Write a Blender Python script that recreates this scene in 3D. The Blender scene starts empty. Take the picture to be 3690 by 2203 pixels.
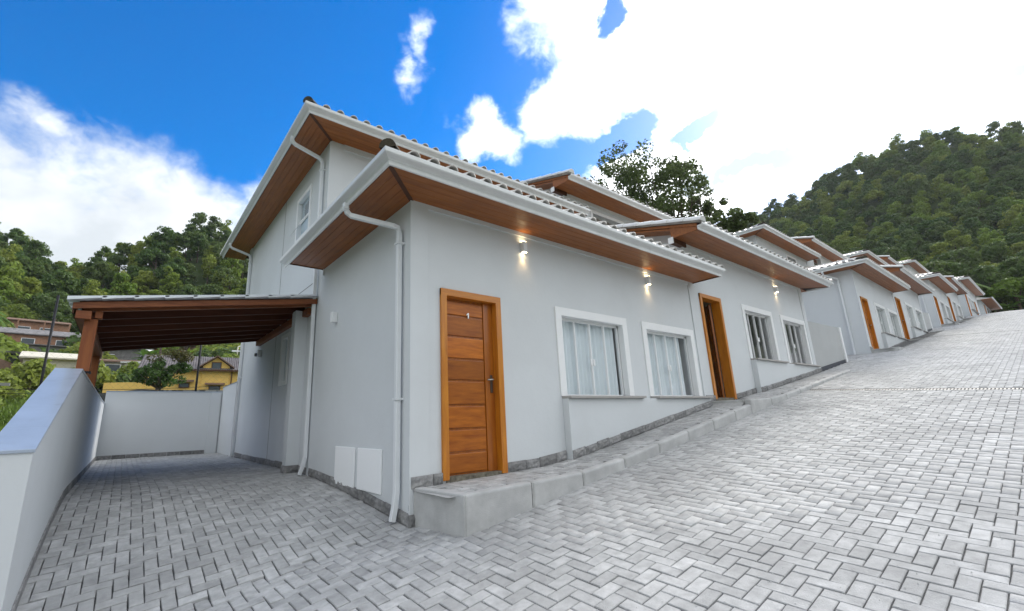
import bpy, bmesh, math, random
import numpy as np
from mathutils import Vector, Matrix
R = math.radians
random.seed(7)
rng = np.random.default_rng(7)
sc = bpy.context.scene
COL = sc.collection

# ---------------------------------------------------------------- camera
cam = bpy.data.cameras.new('camera'); camo = bpy.data.objects.new('camera', cam); COL.objects.link(camo)
cam.sensor_width = 36.0; cam.lens = 15.863
cam.shift_x = 0.03225; cam.shift_y = -0.0004
cam.clip_start = 0.05; cam.clip_end = 6000
def _rodr(r):
    a = np.linalg.norm(r); k = r / a
    K = np.array([[0, -k[2], k[1]], [k[2], 0, -k[0]], [-k[1], k[0], 0]])
    return np.eye(3) + np.sin(a) * K + (1 - np.cos(a)) * K @ K
_Q = _rodr(np.array([-1.7534, -.5691, -.4894]))
_W = np.stack([_Q[:, 0], -_Q[:, 1], -_Q[:, 2]], 1)
CAM = Vector((0, -4.4, 0))
M = Matrix.Identity(4)
for i in range(3):
    M[i][0] = _W[0, i]; M[i][1] = -_W[1, i]; M[i][2] = -_W[2, i]
    M[i][3] = CAM[i]
camo.matrix_world = M
sc.camera = camo

# ---------------------------------------------------------------- light and sky
SUN_AZ, SUN_EL = 82.0, 33.0
sc.view_settings.view_transform = 'Standard'; sc.view_settings.look = 'None'
sc.view_settings.gamma = 1.0; sc.view_settings.use_curve_mapping = False
sc.view_settings.exposure = 2.24
world = bpy.data.worlds.new('World'); sc.world = world; world.use_nodes = True
def build_world():
    nt = world.node_tree; N = nt.nodes; L = nt.links; N.clear()
    def math_(op, a, b=None, c=None, clamp=False):
        n = N.new('ShaderNodeMath'); n.operation = op; n.use_clamp = clamp
        for i, v in enumerate((a, b, c)):
            if v is None: continue
            if isinstance(v, (int, float)): n.inputs[i].default_value = v
            else: L.new(v, n.inputs[i])
        return n.outputs[0]
    sky = N.new('ShaderNodeTexSky'); sky.sky_type = 'NISHITA'; sky.sun_disc = False
    sky.sun_elevation = R(SUN_EL); sky.sun_rotation = R(SUN_AZ)
    sky.air_density = 1.0; sky.dust_density = 0.35; sky.ozone_density = 2.5
    hs = N.new('ShaderNodeHueSaturation'); hs.inputs['Saturation'].default_value = 1.52; hs.inputs['Value'].default_value = 0.50
    hs.inputs['Hue'].default_value = 0.508
    L.new(sky.outputs[0], hs.inputs['Color'])
    tc = N.new('ShaderNodeTexCoord'); sep = N.new('ShaderNodeSeparateXYZ'); L.new(tc.outputs['Generated'], sep.inputs[0])
    x, y, z = sep.outputs
    az = math_('MULTIPLY', math_('ARCTAN2', x, y), 57.29578)
    el = math_('MULTIPLY', math_('ARCSINE', z), 57.29578)
    # noise of several sizes in direction space
    def noise(scale, detail, rough, dist=0.0, off=0.0):
        m = N.new('ShaderNodeMapping'); L.new(tc.outputs['Generated'], m.inputs[0]); m.inputs['Location'].default_value = (off, off * .7, off * .3)
        m.inputs['Scale'].default_value = (1, 1, 1.35)
        n = N.new('ShaderNodeTexNoise'); n.inputs['Scale'].default_value = scale; n.inputs['Detail'].default_value = detail
        n.inputs['Roughness'].default_value = rough; n.inputs['Distortion'].default_value = dist
        L.new(m.outputs[0], n.inputs['Vector']); return n.outputs['Fac']
    n1 = noise(5.0, 9, .62, .35)
    n2 = noise(2.2, 6, .55, .2, 3.1)
    n3 = noise(26.0, 6, .6, .6, 5.3)
    w1 = noise(9.0, 5, .6, .3, 7.7); w2 = noise(9.0, 5, .6, .3, 12.9)
    az2 = math_('ADD', az, math_('MULTIPLY', math_('SUBTRACT', w1, .5), 9.0)); el2 = math_('ADD', el, math_('MULTIPLY', math_('SUBTRACT', w2, .5), 7.0))
    cmb = N.new('ShaderNodeCombineXYZ'); L.new(az2, cmb.inputs[0]); L.new(el2, cmb.inputs[1])
    # blobs: azimuth, elevation, half width, half height, rotation, weight
    def blob(a, e, w, h, rot, wgt=1.0):
        m = N.new('ShaderNodeMapping'); m.vector_type = 'TEXTURE'; L.new(cmb.outputs[0], m.inputs[0])
        m.inputs['Location'].default_value = (a, e, 0); m.inputs['Rotation'].default_value = (0, 0, R(rot)); m.inputs['Scale'].default_value = (w, h, 1)
        v = N.new('ShaderNodeVectorMath'); v.operation = 'LENGTH'; L.new(m.outputs[0], v.inputs[0])
        return math_('MULTIPLY', math_('SUBTRACT', 1.0, v.outputs['Value']), wgt)
    def union(bs):
        o = bs[0]
        for b in bs[1:]: o = math_('MAXIMUM', o, b)
        return o
    pos = union([
        blob(92, 40, 38, 15.5, -6), blob(60, 42, 12, 7, 20), blob(57, 50, 12, 12, 0), blob(78, 60, 34, 16, 0),
        blob(49, 36.5, 4.6, 3.6, 30, .8), blob(55, 36, 5, 3.2, 0, .8), blob(66, 25, 15.5, 7.5, 8), blob(57, 28.5, 5, 3.6, 25, .8), blob(130, 30, 50, 30, 0), blob(63, 33.5, 4, 2.4, -10, .6),
        blob(40.5, 35.2, 5.4, 3.4, -22, .75), blob(38, 33.2, 2.8, 3.6, -20, .55),
        blob(-14, 16.5, 22, 12.0, 2, 1.2), blob(2, 16.5, 17, 11.0, -21, 1.2), blob(-85, 24, 58, 26, 0), blob(-92, 52, 50, 30, 0, 1.3), blob(-9.5, 27.4, 4.0, 1.2, -22, .32),  # the largest here lie out of view, enlarged for more light from the left
        blob(10.5, 25.0, 3.5, 2.4, 30, .30), blob(30.2, 43.6, 1.4, 3.9, -14, .27), blob(28.3, 41.2, 1.2, 2.2, 15, .22),
        blob(170, 35, 80, 50, 0, 1.3), blob(-140, 36, 70, 50, 0, 1.3), blob(0, 84, 400, 18, 0, 1.2)])  # wide unseen clouds behind and overhead, enlarged to brighten the shaded walls
    neg = union([
        blob(58.5, 44.6, 4.6, 2.0, 55, .9), blob(79.2, 34.9, 1.5, .9, 10, .6), blob(66.5, 30.7, 3.4, 1.2, 15, .8), blob(65.8, 29.6, .9, 1.6, 0, .8), blob(57.8, 31.9, 6.3, 1.7, 18, 1.0), blob(91.5, 25.6, 3.0, 1.2, -20, .5)])
    nz = math_('ADD', math_('MULTIPLY', math_('SUBTRACT', n1, .5), 1.15), math_('MULTIPLY', math_('SUBTRACT', n3, .5), .42))
    dens = math_('ADD', math_('SUBTRACT', pos, math_('MULTIPLY', math_('MAXIMUM', neg, 0.0), 1.5)), nz)
    cov = N.new('ShaderNodeMapRange'); cov.interpolation_type = 'SMOOTHSTEP'
    L.new(dens, cov.inputs['Value']); cov.inputs['From Min'].default_value = -.12; cov.inputs['From Max'].default_value = .58
    # cloud brightness: brilliant round the hidden sun, greyer away from it
    sd = Vector((math.sin(R(SUN_AZ)) * math.cos(R(SUN_EL)), math.cos(R(SUN_AZ)) * math.cos(R(SUN_EL)), math.sin(R(SUN_EL))))
    dt = N.new('ShaderNodeVectorMath'); dt.operation = 'DOT_PRODUCT'; L.new(tc.outputs['Generated'], dt.inputs[0]); dt.inputs[1].default_value = sd
    near = N.new('ShaderNodeMapRange'); L.new(dt.outputs['Value'], near.inputs['Value']); near.inputs['From Min'].default_value = .3; near.inputs['From Max'].default_value = 1.0
    near.inputs['To Min'].default_value = 0; near.inputs['To Max'].default_value = 1
    grey = N.new('ShaderNodeMapRange'); L.new(n2, grey.inputs['Value']); grey.inputs['From Min'].default_value = .36; grey.inputs['From Max'].default_value = .60
    streak = math_('MULTIPLY', math_('MAXIMUM', union([blob(73, 25.6, 8.6, 1.25, 3, 2.4), blob(65.5, 25.8, 4, 1.2, 0, 1.6)]), 0.0, clamp=True), 1.0)
    away = math_('SUBTRACT', 1.0, near.outputs[0])
    shade = math_('ADD', math_('MULTIPLY', math_('MULTIPLY', grey.outputs[0], away), .85), math_('MULTIPLY', streak, .75), clamp=True)
    white = N.new('ShaderNodeMix'); white.data_type = 'RGBA'
    white.inputs['A'].default_value = (3.15, 3.25, 3.35, 1); white.inputs['B'].default_value = (1.5, 1.65, 1.78, 1)
    L.new(shade, white.inputs['Factor'])
    gain = math_('ADD', .98, math_('MULTIPLY', math_('POWER', near.outputs[0], 2.0), 1.25))
    wm = N.new('ShaderNodeVectorMath'); wm.operation = 'SCALE'; L.new(white.outputs['Result'], wm.inputs[0]); L.new(gain, wm.inputs['Scale'])
    mix = N.new('ShaderNodeMix'); mix.data_type = 'RGBA'; L.new(cov.outputs[0], mix.inputs['Factor']); L.new(hs.outputs[0], mix.inputs['A']); 
    m3 = N.new('ShaderNodeMix'); m3.data_type = 'RGBA'; L.new(math_('MULTIPLY', streak, .8, clamp=True), m3.inputs['Factor']); L.new(wm.outputs[0], m3.inputs['A']); m3.inputs['B'].default_value = (1.35, 1.62, 1.9, 1); L.new(m3.outputs['Result'], mix.inputs['B'])
    bg = N.new('ShaderNodeBackground'); bg.inputs['Strength'].default_value = 0.1; L.new(mix.outputs['Result'], bg.inputs['Color'])
    out = N.new('ShaderNodeOutputWorld'); L.new(bg.outputs[0], out.inputs[0])
build_world()
sl = bpy.data.lights.new('sun', 'SUN'); sl.energy = .7; sl.angle = R(12); sl.color = (1, .95, .87)
so = bpy.data.objects.new('sun', sl); COL.objects.link(so)
_sd = Vector((math.sin(R(SUN_AZ)) * math.cos(R(SUN_EL)), math.cos(R(SUN_AZ)) * math.cos(R(SUN_EL)), math.sin(R(SUN_EL))))
so.rotation_euler = _sd.to_track_quat('Z', 'Y').to_euler(); so.location = (0, 0, 30)

# ---------------------------------------------------------------- materials
MATS = {}
def mat(name, col, rough=.8, var=.06, scale=6.0, bump=.0, bscale=60.0, stretch=None, col2=None, spec=.3, metal=0.0, rand=0.0, coat=0.0, coord='Object', spots=None):
    if name in MATS: return MATS[name]
    m = bpy.data.materials.new(name); m.use_nodes = True; nt = m.node_tree; N = nt.nodes; L = nt.links; N.clear()
    out = N.new('ShaderNodeOutputMaterial'); p = N.new('ShaderNodeBsdfPrincipled'); L.new(p.outputs[0], out.inputs[0])
    p.inputs['Roughness'].default_value = rough; p.inputs['Specular IOR Level'].default_value = spec; p.inputs['Metallic'].default_value = metal
    p.inputs['Coat Weight'].default_value = coat
    tc = N.new('ShaderNodeTexCoord'); mp = N.new('ShaderNodeMapping'); gp = N.new('ShaderNodeNewGeometry'); src = gp.outputs['Position'] if coord == 'World' else tc.outputs[coord]; L.new(src, mp.inputs[0])
    if stretch: mp.inputs['Scale'].default_value = stretch
    n = N.new('ShaderNodeTexNoise'); n.inputs['Scale'].default_value = scale; n.inputs['Detail'].default_value = 7; n.inputs['Roughness'].default_value = .62
    L.new(mp.outputs[0], n.inputs['Vector'])
    ramp = N.new('ShaderNodeMapRange'); L.new(n.outputs['Fac'], ramp.inputs['Value']); ramp.inputs['From Min'].default_value = .3; ramp.inputs['From Max'].default_value = .7
    c2 = col2 or tuple(c * (1 - var * 2) for c in col)
    mx = N.new('ShaderNodeMix'); mx.data_type = 'RGBA'; mx.inputs['A'].default_value = (*[min(1, c * (1 + (0 if col2 else var))) for c in col], 1); mx.inputs['B'].default_value = (*c2, 1)
    L.new(ramp.outputs[0], mx.inputs['Factor'])
    cur = mx.outputs['Result']
    if rand:
        oi = N.new('ShaderNodeObjectInfo'); ge = N.new('ShaderNodeNewGeometry')
        ad = N.new('ShaderNodeMath'); ad.operation = 'ADD'; L.new(oi.outputs['Random'], ad.inputs[0]); L.new(ge.outputs['Random Per Island'], ad.inputs[1])
        fr = N.new('ShaderNodeMath'); fr.operation = 'FRACT'; L.new(ad.outputs[0], fr.inputs[0])
        mr = N.new('ShaderNodeMapRange'); L.new(fr.outputs[0], mr.inputs['Value']); mr.inputs['To Min'].default_value = 1 - rand; mr.inputs['To Max'].default_value = 1 + rand
        h = N.new('ShaderNodeHueSaturation'); L.new(cur, h.inputs['Color']); L.new(mr.outputs[0], h.inputs['Value'])
        cur = h.outputs[0]
    if spots:
        s2 = N.new('ShaderNodeTexNoise'); s2.inputs['Scale'].default_value = spots[0]; s2.inputs['Detail'].default_value = 5; L.new(src, s2.inputs['Vector'])
        r2 = N.new('ShaderNodeMapRange'); L.new(s2.outputs['Fac'], r2.inputs['Value']); r2.inputs['From Min'].default_value = spots[1]; r2.inputs['From Max'].default_value = spots[2]; r2.inputs['To Max'].default_value = spots[4]
        m2 = N.new('ShaderNodeMix'); m2.data_type = 'RGBA'; L.new(cur, m2.inputs['A']); m2.inputs['B'].default_value = (*spots[3], 1); L.new(r2.outputs[0], m2.inputs['Factor'])
        cur = m2.outputs['Result']
    L.new(cur, p.inputs['Base Color'])
    if bump:
        b = N.new('ShaderNodeBump'); b.inputs['Strength'].default_value = bump; b.inputs['Distance'].default_value = .01
        n2 = N.new('ShaderNodeTexNoise'); n2.inputs['Scale'].default_value = bscale; n2.inputs['Detail'].default_value = 6; L.new(mp.outputs[0], n2.inputs['Vector'])
        L.new(n2.outputs['Fac'], b.inputs['Height']); L.new(b.outputs[0], p.inputs['Normal'])
    MATS[name] = m; return m
WALL = mat('wall_paint', (.66, .685, .705), .85, .02, 1.1, .22, 10, coord='World', spots=(.55, .52, .75, (.60, .615, .625), .45))
WALLD = mat('wall_joint', (.20, .20, .20), .9)
TRIM = mat('white_trim', (.86, .87, .88), .45, .01, 3)
METAL = mat('white_gutter_metal', (.74, .75, .75), .35, .03, 2.0, spec=.5, spots=(1.2, .5, .8, (.55, .56, .55), .4))
PIPE = mat('white_pipe', (.78, .80, .82), .35, .02, 4, spec=.5)
SOFF = mat('soffit_wood', (.34, .118, .028), .42, .1, 3.5, .05, 40, stretch=(.6, 6, 6), col2=(.21, .068, .018), rand=.10, spec=.4)
SOFFY = mat('soffit_wood_side', (.34, .118, .028), .42, .1, 3.5, .05, 40, stretch=(6, .6, 6), col2=(.21, .068, .018), rand=.10, spec=.4)
SOFFD = mat('dark_wood_trim', (.085, .034, .018), .5, .1, 5)
SHADOW = mat('shadow_gap', (.012, .011, .01), .8)
DOORP = mat('door_panel_wood', (.52, .16, .013), .36, .1, 4.0, .05, 60, stretch=(.7, 4, 5), col2=(.28, .07, .006), rand=.28, spec=.35, coat=.08)
DOORS = mat('door_stile_wood', (.44, .135, .009), .34, .1, 4.0, .04, 60, stretch=(5, 5, .6), col2=(.27, .07, .008), spec=.45, coat=.25)
DOORF = mat('door_frame_wood', (.62, .235, .018), .36, .1, 4.0, .04, 60, stretch=(6, 6, .6), col2=(.43, .135, .014), spec=.45, coat=.2)
BEAM = mat('carport_beam_wood', (.34, .12, .045), .5, .1, 3.5, .06, 50, stretch=(.6, 5, 6), col2=(.17, .05, .022), rand=.1)
POST = mat('carport_post_wood', (.36, .125, .04), .5, .1, 3.0, .06, 50, stretch=(6, 6, .5), col2=(.22, .065, .026))
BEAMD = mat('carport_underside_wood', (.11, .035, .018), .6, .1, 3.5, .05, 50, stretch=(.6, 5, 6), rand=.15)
TILE = mat('glazed_white_tile', (.66, .63, .60), .38, .08, 8, .04, 90, rand=.10, spec=.5, spots=(3.0, .55, .8, (.42, .36, .32), .5))
TILEB = mat('carport_roof_tile', (.80, .84, .88), .35, .05, 8, rand=.06, spec=.5)
RIDGED = mat('weathered_ridge_tile', (.10, .085, .06), .9, .3, 14, .4, 40, col2=(.035, .03, .022))
CAPW = mat('white_cap_tile', (.74, .74, .73), .35, .04, 4, spec=.5, rand=.05)
STONE = mat('split_stone', (.33, .325, .32), .9, .3, 16, .9, 26, col2=(.15, .15, .155), rand=.22)
PAVER = mat('concrete_paver', (.46, .46, .46), .92, .13, 11, .55, 110, rand=.16, spots=(.9, .48, .72, (.29, .29, .29), .6), coord='World')
JOINT = mat('sand_joint', (.13, .13, .13), 1.0, .2, 30)
KERB = mat('kerb_concrete', (.52, .52, .515), .9, .1, 4, .3, 90, rand=.05, spots=(2.2, .5, .72, (.36, .36, .365), .7), coord='World')
MORTAR = mat('kerb_mortar', (.46, .46, .455), .95, .1, 20, .3, 60)
GRAN = mat('granite_coping', (.40, .46, .56), .28, .05, 3, spec=.5, spots=(5, .55, .75, (.26, .29, .34), .6), coat=.15)
GRATE = mat('drain_iron', (.04, .04, .04), .6, metal=.4)
HANDLE = mat('satin_metal', (.45, .44, .42), .3, metal=1.0)
HANDLED = mat('aged_metal', (.12, .10, .085), .4, metal=.8)
BLACK = mat('black_iron', (.012, .012, .014), .5)
WIRE = mat('galvanised_wire', (.10, .11, .10), .5, metal=.3)
CURT = mat('curtain_cloth', (.87, .93, .96), .95, .02, 5)
CURTG = mat('curtain_cloth_green', (.50, .62, .58), .95, .02, 5)
INNER = mat('interior_wall', (.55, .50, .42), .9)
FLOORI = mat('interior_floor', (.22, .19, .16), .4)
CONC = mat('rough_concrete', (.26, .26, .25), .95, .15, 1.5, .3, 20, spots=(.8, .5, .7, (.12, .12, .12), .6))
def glassmat():
    m = bpy.data.materials.new('window_glass'); m.use_nodes = True; nt = m.node_tree; N = nt.nodes; L = nt.links; N.clear()
    o = N.new('ShaderNodeOutputMaterial'); mx = N.new('ShaderNodeMixShader'); t = N.new('ShaderNodeBsdfTransparent'); g = N.new('ShaderNodeBsdfGlossy')
    g.inputs['Roughness'].default_value = .02; t.inputs['Color'].default_value = (.97, .975, .98, 1)
    f = N.new('ShaderNodeLayerWeight'); f.inputs['Blend'].default_value = .5; pw = N.new('ShaderNodeMath'); pw.operation = 'POWER'; L.new(f.outputs['Facing'], pw.inputs[0]); pw.inputs[1].default_value = 5
    a = N.new('ShaderNodeMath'); a.operation = 'MULTIPLY_ADD'; L.new(pw.outputs[0], a.inputs[0]); a.inputs[1].default_value = .8; a.inputs[2].default_value = .04; a.use_clamp = True
    L.new(a.outputs[0], mx.inputs[0]); L.new(t.outputs[0], mx.inputs[1]); L.new(g.outputs[0], mx.inputs[2]); L.new(mx.outputs[0], o.inputs[0]); return m
GLASS = glassmat()
def emit(name, col, s):
    m = bpy.data.materials.new(name); m.use_nodes = True; N = m.node_tree.nodes; N.clear()
    o = N.new('ShaderNodeOutputMaterial'); e = N.new('ShaderNodeEmission'); e.inputs[0].default_value = (*col, 1); e.inputs[1].default_value = s
    m.node_tree.links.new(e.outputs[0], o.inputs[0]); return m
LAMPE = emit('lamp_led', (1, .78, .45), 5)
def leafmat(name, col, col2, var=.35, trans=.3):
    m = bpy.data.materials.new(name); m.use_nodes = True; nt = m.node_tree; N = nt.nodes; L = nt.links; N.clear()
    o = N.new('ShaderNodeOutputMaterial'); d = N.new('ShaderNodeBsdfPrincipled'); d.inputs['Roughness'].default_value = .55; d.inputs['Specular IOR Level'].default_value = .25
    t = N.new('ShaderNodeBsdfTranslucent'); mx = N.new('ShaderNodeMixShader'); mx.inputs[0].default_value = trans
    oi = N.new('ShaderNodeObjectInfo'); ge = N.new('ShaderNodeNewGeometry')
    m1 = N.new('ShaderNodeMix'); m1.data_type = 'RGBA'; m1.inputs['A'].default_value = (*col, 1); m1.inputs['B'].default_value = (*col2, 1); L.new(oi.outputs['Random'], m1.inputs['Factor'])
    mr = N.new('ShaderNodeMapRange'); L.new(ge.outputs['Random Per Island'], mr.inputs['Value']); mr.inputs['To Min'].default_value = 1 - var; mr.inputs['To Max'].default_value = 1 + var
    h = N.new('ShaderNodeHueSaturation'); L.new(m1.outputs['Result'], h.inputs['Color']); L.new(mr.outputs[0], h.inputs['Value'])
    L.new(h.outputs[0], d.inputs['Base Color']); L.new(h.outputs[0], t.inputs['Color']); L.new(d.outputs[0], mx.inputs[1]); L.new(t.outputs[0], mx.inputs[2]); L.new(mx.outputs[0], o.inputs[0])
    return m
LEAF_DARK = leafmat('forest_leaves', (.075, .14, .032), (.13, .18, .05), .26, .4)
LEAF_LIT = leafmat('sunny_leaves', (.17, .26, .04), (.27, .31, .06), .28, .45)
LEAF_PALM = leafmat('palm_leaves', (.09, .17, .03), (.16, .26, .05), .3)
LEAF_TREE = leafmat('garden_tree_leaves', (.10, .14, .045), (.11, .15, .05), .4, .45)
LEAF_RUST = leafmat('rusty_leaves', (.16, .09, .035), (.10, .10, .03))
BARK = mat('bark', (.13, .10, .075), .95, .2, 8, .5, 20)

# ---------------------------------------------------------------- object helpers
OFF = {}
def tag(o, label=None, cat=None, group=None, kind=None):
    if label: o['label'] = label
    if cat: o['category'] = cat
    if group: o['group'] = group
    if kind: o['kind'] = kind
    return o
def thing(name, loc, label, cat, group=None):
    o = bpy.data.objects.new(name, None); COL.objects.link(o); o.location = loc; o.empty_display_size = .3
    OFF[o.name] = Vector(loc); return tag(o, label, cat, group)
class MB:
    def __init__(s): s.v = []; s.f = []
    def quad(s, a, b, c, d): n = len(s.v); s.v += [a, b, c, d]; s.f.append((n, n + 1, n + 2, n + 3)); return s
    def poly(s, pts): n = len(s.v); s.v += pts; s.f.append(tuple(range(n, n + len(pts)))); return s
    def box(s, x0, x1, y0, y1, z0, z1):
        n = len(s.v)
        s.v += [(x0, y0, z0), (x1, y0, z0), (x1, y1, z0), (x0, y1, z0), (x0, y0, z1), (x1, y0, z1), (x1, y1, z1), (x0, y1, z1)]
        s.f += [(n, n + 3, n + 2, n + 1), (n + 4, n + 5, n + 6, n + 7), (n, n + 1, n + 5, n + 4), (n + 1, n + 2, n + 6, n + 5), (n + 2, n + 3, n + 7, n + 6), (n + 3, n, n + 4, n + 7)]
        return s
    def prism(s, pts, d):
        n = len(s.v); k = len(pts); d = Vector(d)
        s.v += [tuple(p) for p in pts] + [tuple(Vector(p) + d) for p in pts]
        s.f.append(tuple(range(n + k - 1, n - 1, -1))); s.f.append(tuple(range(n + k, n + 2 * k)))
        for i in range(k): j = (i + 1) % k; s.f.append((n + i, n + j, n + k + j, n + k + i))
        return s
    def tube(s, path, r, k=8, r2=None, cap=True):
        P = [Vector(p) for p in path]; n0 = len(s.v)
        for i, p in enumerate(P):
            t = (P[min(i + 1, len(P) - 1)] - P[max(i - 1, 0)]).normalized()
            a = t.orthogonal().normalized() if abs(t.z) < .95 else Vector((1, 0, 0)); 
            if abs(t.z) < .95: a = t.cross(Vector((0, 0, 1))).normalized()
            a = (a - t * a.dot(t)).normalized(); b = t.cross(a)
            rr = r if r2 is None else r + (r2 - r) * i / (len(P) - 1)
            for q in range(k):
                an = 2 * math.pi * q / k + math.pi / 4
                s.v.append(tuple(p + a * math.cos(an) * rr + b * math.sin(an) * rr))
        for i in range(len(P) - 1):
            for q in range(k):
                w = (q + 1) % k; s.f.append((n0 + i * k + q, n0 + i * k + w, n0 + (i + 1) * k + w, n0 + (i + 1) * k + q))
        if cap:
            s.f.append(tuple(n0 + q for q in range(k - 1, -1, -1))); s.f.append(tuple(n0 + (len(P) - 1) * k + q for q in range(k)))
        return s
    def sweep(s, prof, path, closed=False):
        # prof: (outward, up) pairs; path: (point, outward vector); mitred
        n0 = len(s.v); k = len(prof)
        for p, o in path:
            for a, b in prof: s.v.append((p[0] + o[0] * a, p[1] + o[1] * a, p[2] + b))
        for i in range(len(path) - 1):
            for q in range(k):
                w = (q + 1) % k; s.f.append((n0 + i * k + q, n0 + (i + 1) * k + q, n0 + (i + 1) * k + w, n0 + i * k + w))
        s.f.append(tuple(n0 + q for q in range(k))); s.f.append(tuple(n0 + (len(path) - 1) * k + q for q in range(k - 1, -1, -1)))
        return s
    def build(s, name, m, parent=None, bevel=0, smooth=False, base=None, seg=2, label=None):
        off = Vector((0, 0, 0))
        if parent is not None: off = OFF.get(parent.name, off)
        elif base is not None: off = Vector(base)
        me = bpy.data.meshes.new(name)
        me.from_pydata([(a[0] - off.x, a[1] - off.y, a[2] - off.z) for a in s.v], [], s.f); me.materials.append(m)
        bm = bmesh.new(); bm.from_mesh(me); bmesh.ops.recalc_face_normals(bm, faces=bm.faces); bm.to_mesh(me); bm.free()
        if smooth: me.polygons.foreach_set('use_smooth', [True] * len(me.polygons))
        o = bpy.data.objects.new(name, me); COL.objects.link(o)
        if parent is not None: o.parent = parent
        elif base is not None: o.location = base
        OFF[o.name] = off
        if bevel:
            b = o.modifiers.new('bevel', 'BEVEL'); b.width = bevel; b.segments = seg; b.limit_method = 'ANGLE'
        if label: o['label'] = label
        return o
def inst(me, name, mw, parent):
    """a piece that shares a mesh; mw is its world matrix, parent sits unrotated"""
    o = bpy.data.objects.new(name, me); COL.objects.link(o); o.parent = parent
    off = OFF.get(parent.name, Vector((0, 0, 0)))
    o.matrix_basis = Matrix.Translation(-off) @ mw
    OFF[o.name] = off; return o
def mesh_of(mb, name, m, smooth=False):
    me = bpy.data.meshes.new(name); me.from_pydata(mb.v, [], mb.f); me.materials.append(m)
    bm = bmesh.new(); bm.from_mesh(me); bmesh.ops.recalc_face_normals(bm, faces=bm.faces); bm.to_mesh(me); bm.free()
    if smooth: me.polygons.foreach_set('use_smooth', [True] * len(me.polygons))
    return me
def big_mesh(name, V, Fq, m, parent=None, base=None, smooth=False):
    """V (n,3), Fq (k,4) numpy"""
    me = bpy.data.meshes.new(name)
    off = np.array(OFF.get(parent.name, (0, 0, 0)) if parent is not None else (base or (0, 0, 0)), float)
    V = np.asarray(V, np.float64) - off
    me.vertices.add(len(V)); me.vertices.foreach_set('co', V.astype(np.float32).ravel())
    me.loops.add(Fq.size); me.loops.foreach_set('vertex_index', Fq.astype(np.int32).ravel())
    me.polygons.add(len(Fq)); me.polygons.foreach_set('loop_start', np.arange(0, Fq.size, 4, dtype=np.int32)); 
    me.update(calc_edges=True); me.materials.append(m); me.validate()
    if smooth: me.polygons.foreach_set('use_smooth', [True] * len(me.polygons))
    o = bpy.data.objects.new(name, me); COL.objects.link(o)
    if parent is not None: o.parent = parent
    elif base is not None: o.location = base
    OFF[o.name] = Vector(off); return o

# ---------------------------------------------------------------- ground heights
def smooth01(t): t = np.clip(t, 0, 1); return t * t * (3 - 2 * t)
def S(x):
    x = np.asarray(x, float)
    z = -1.4135 + .15 * np.minimum(x, 58) + .127 * np.clip(x - 58, 0, 30)
    e = np.clip(x - 88, 0, 12); return z + .127 * e - .127 * e * e / 24
def SS(x, y):
    return S(x) + .06 * np.minimum(np.asarray(y, float) + .8, 0)
def G(x, y):
    """surface of the paving"""
    x = np.asarray(x, float); y = np.asarray(y, float)
    s = S(x)
    t = 1 - (1 - np.clip(y / 3.8, 0, 1)) ** 1.6
    d = s * (1 - t) + (-.785) * t
    k = np.floor((x + 4) / 18.9); lev = np.where(x > 17, 1.81 + .15, -.785); lev = np.where(x > 36, 4.6, lev); lev = np.where(x > 54, 7.3, lev)
    d = s * (1 - t) + lev * t
    return np.where(y > 0, d, SS(x, y))
def interp(xs, ys): return lambda v: np.interp(v, xs, ys)
RIDGE_AZ = [-180, -120, -60, -25, -16, -11, -8.5, -6, -5, -2, 1.3, 4.8, 7.4, 9.5, 16, 30, 45, 58, 66, 73.5, 76.5, 79, 82.7, 86, 88.4, 92, 100, 120, 150, 180]
RIDGE_EL = [7, 8, 12, 15, 15.6, 15.2, 14.2, 12.6, 13.2, 15.6, 17.8, 19.3, 19.2, 18, 16, 14, 14, 16, 18.6, 19.3, 20.0, 21.2, 22.2, 22.1, 21.3, 19.7, 17.5, 13, 8, 7]
RIDGE_R = [200, 200, 220, 210, 205, 205, 205, 250, 180, 170, 170, 170, 170, 175, 190, 210, 230, 250, 260, 270, 270, 270, 275, 280, 285, 290, 290, 260, 220, 200]
r_el = interp(RIDGE_AZ, RIDGE_EL); r_r = interp(RIDGE_AZ, RIDGE_R)
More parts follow.
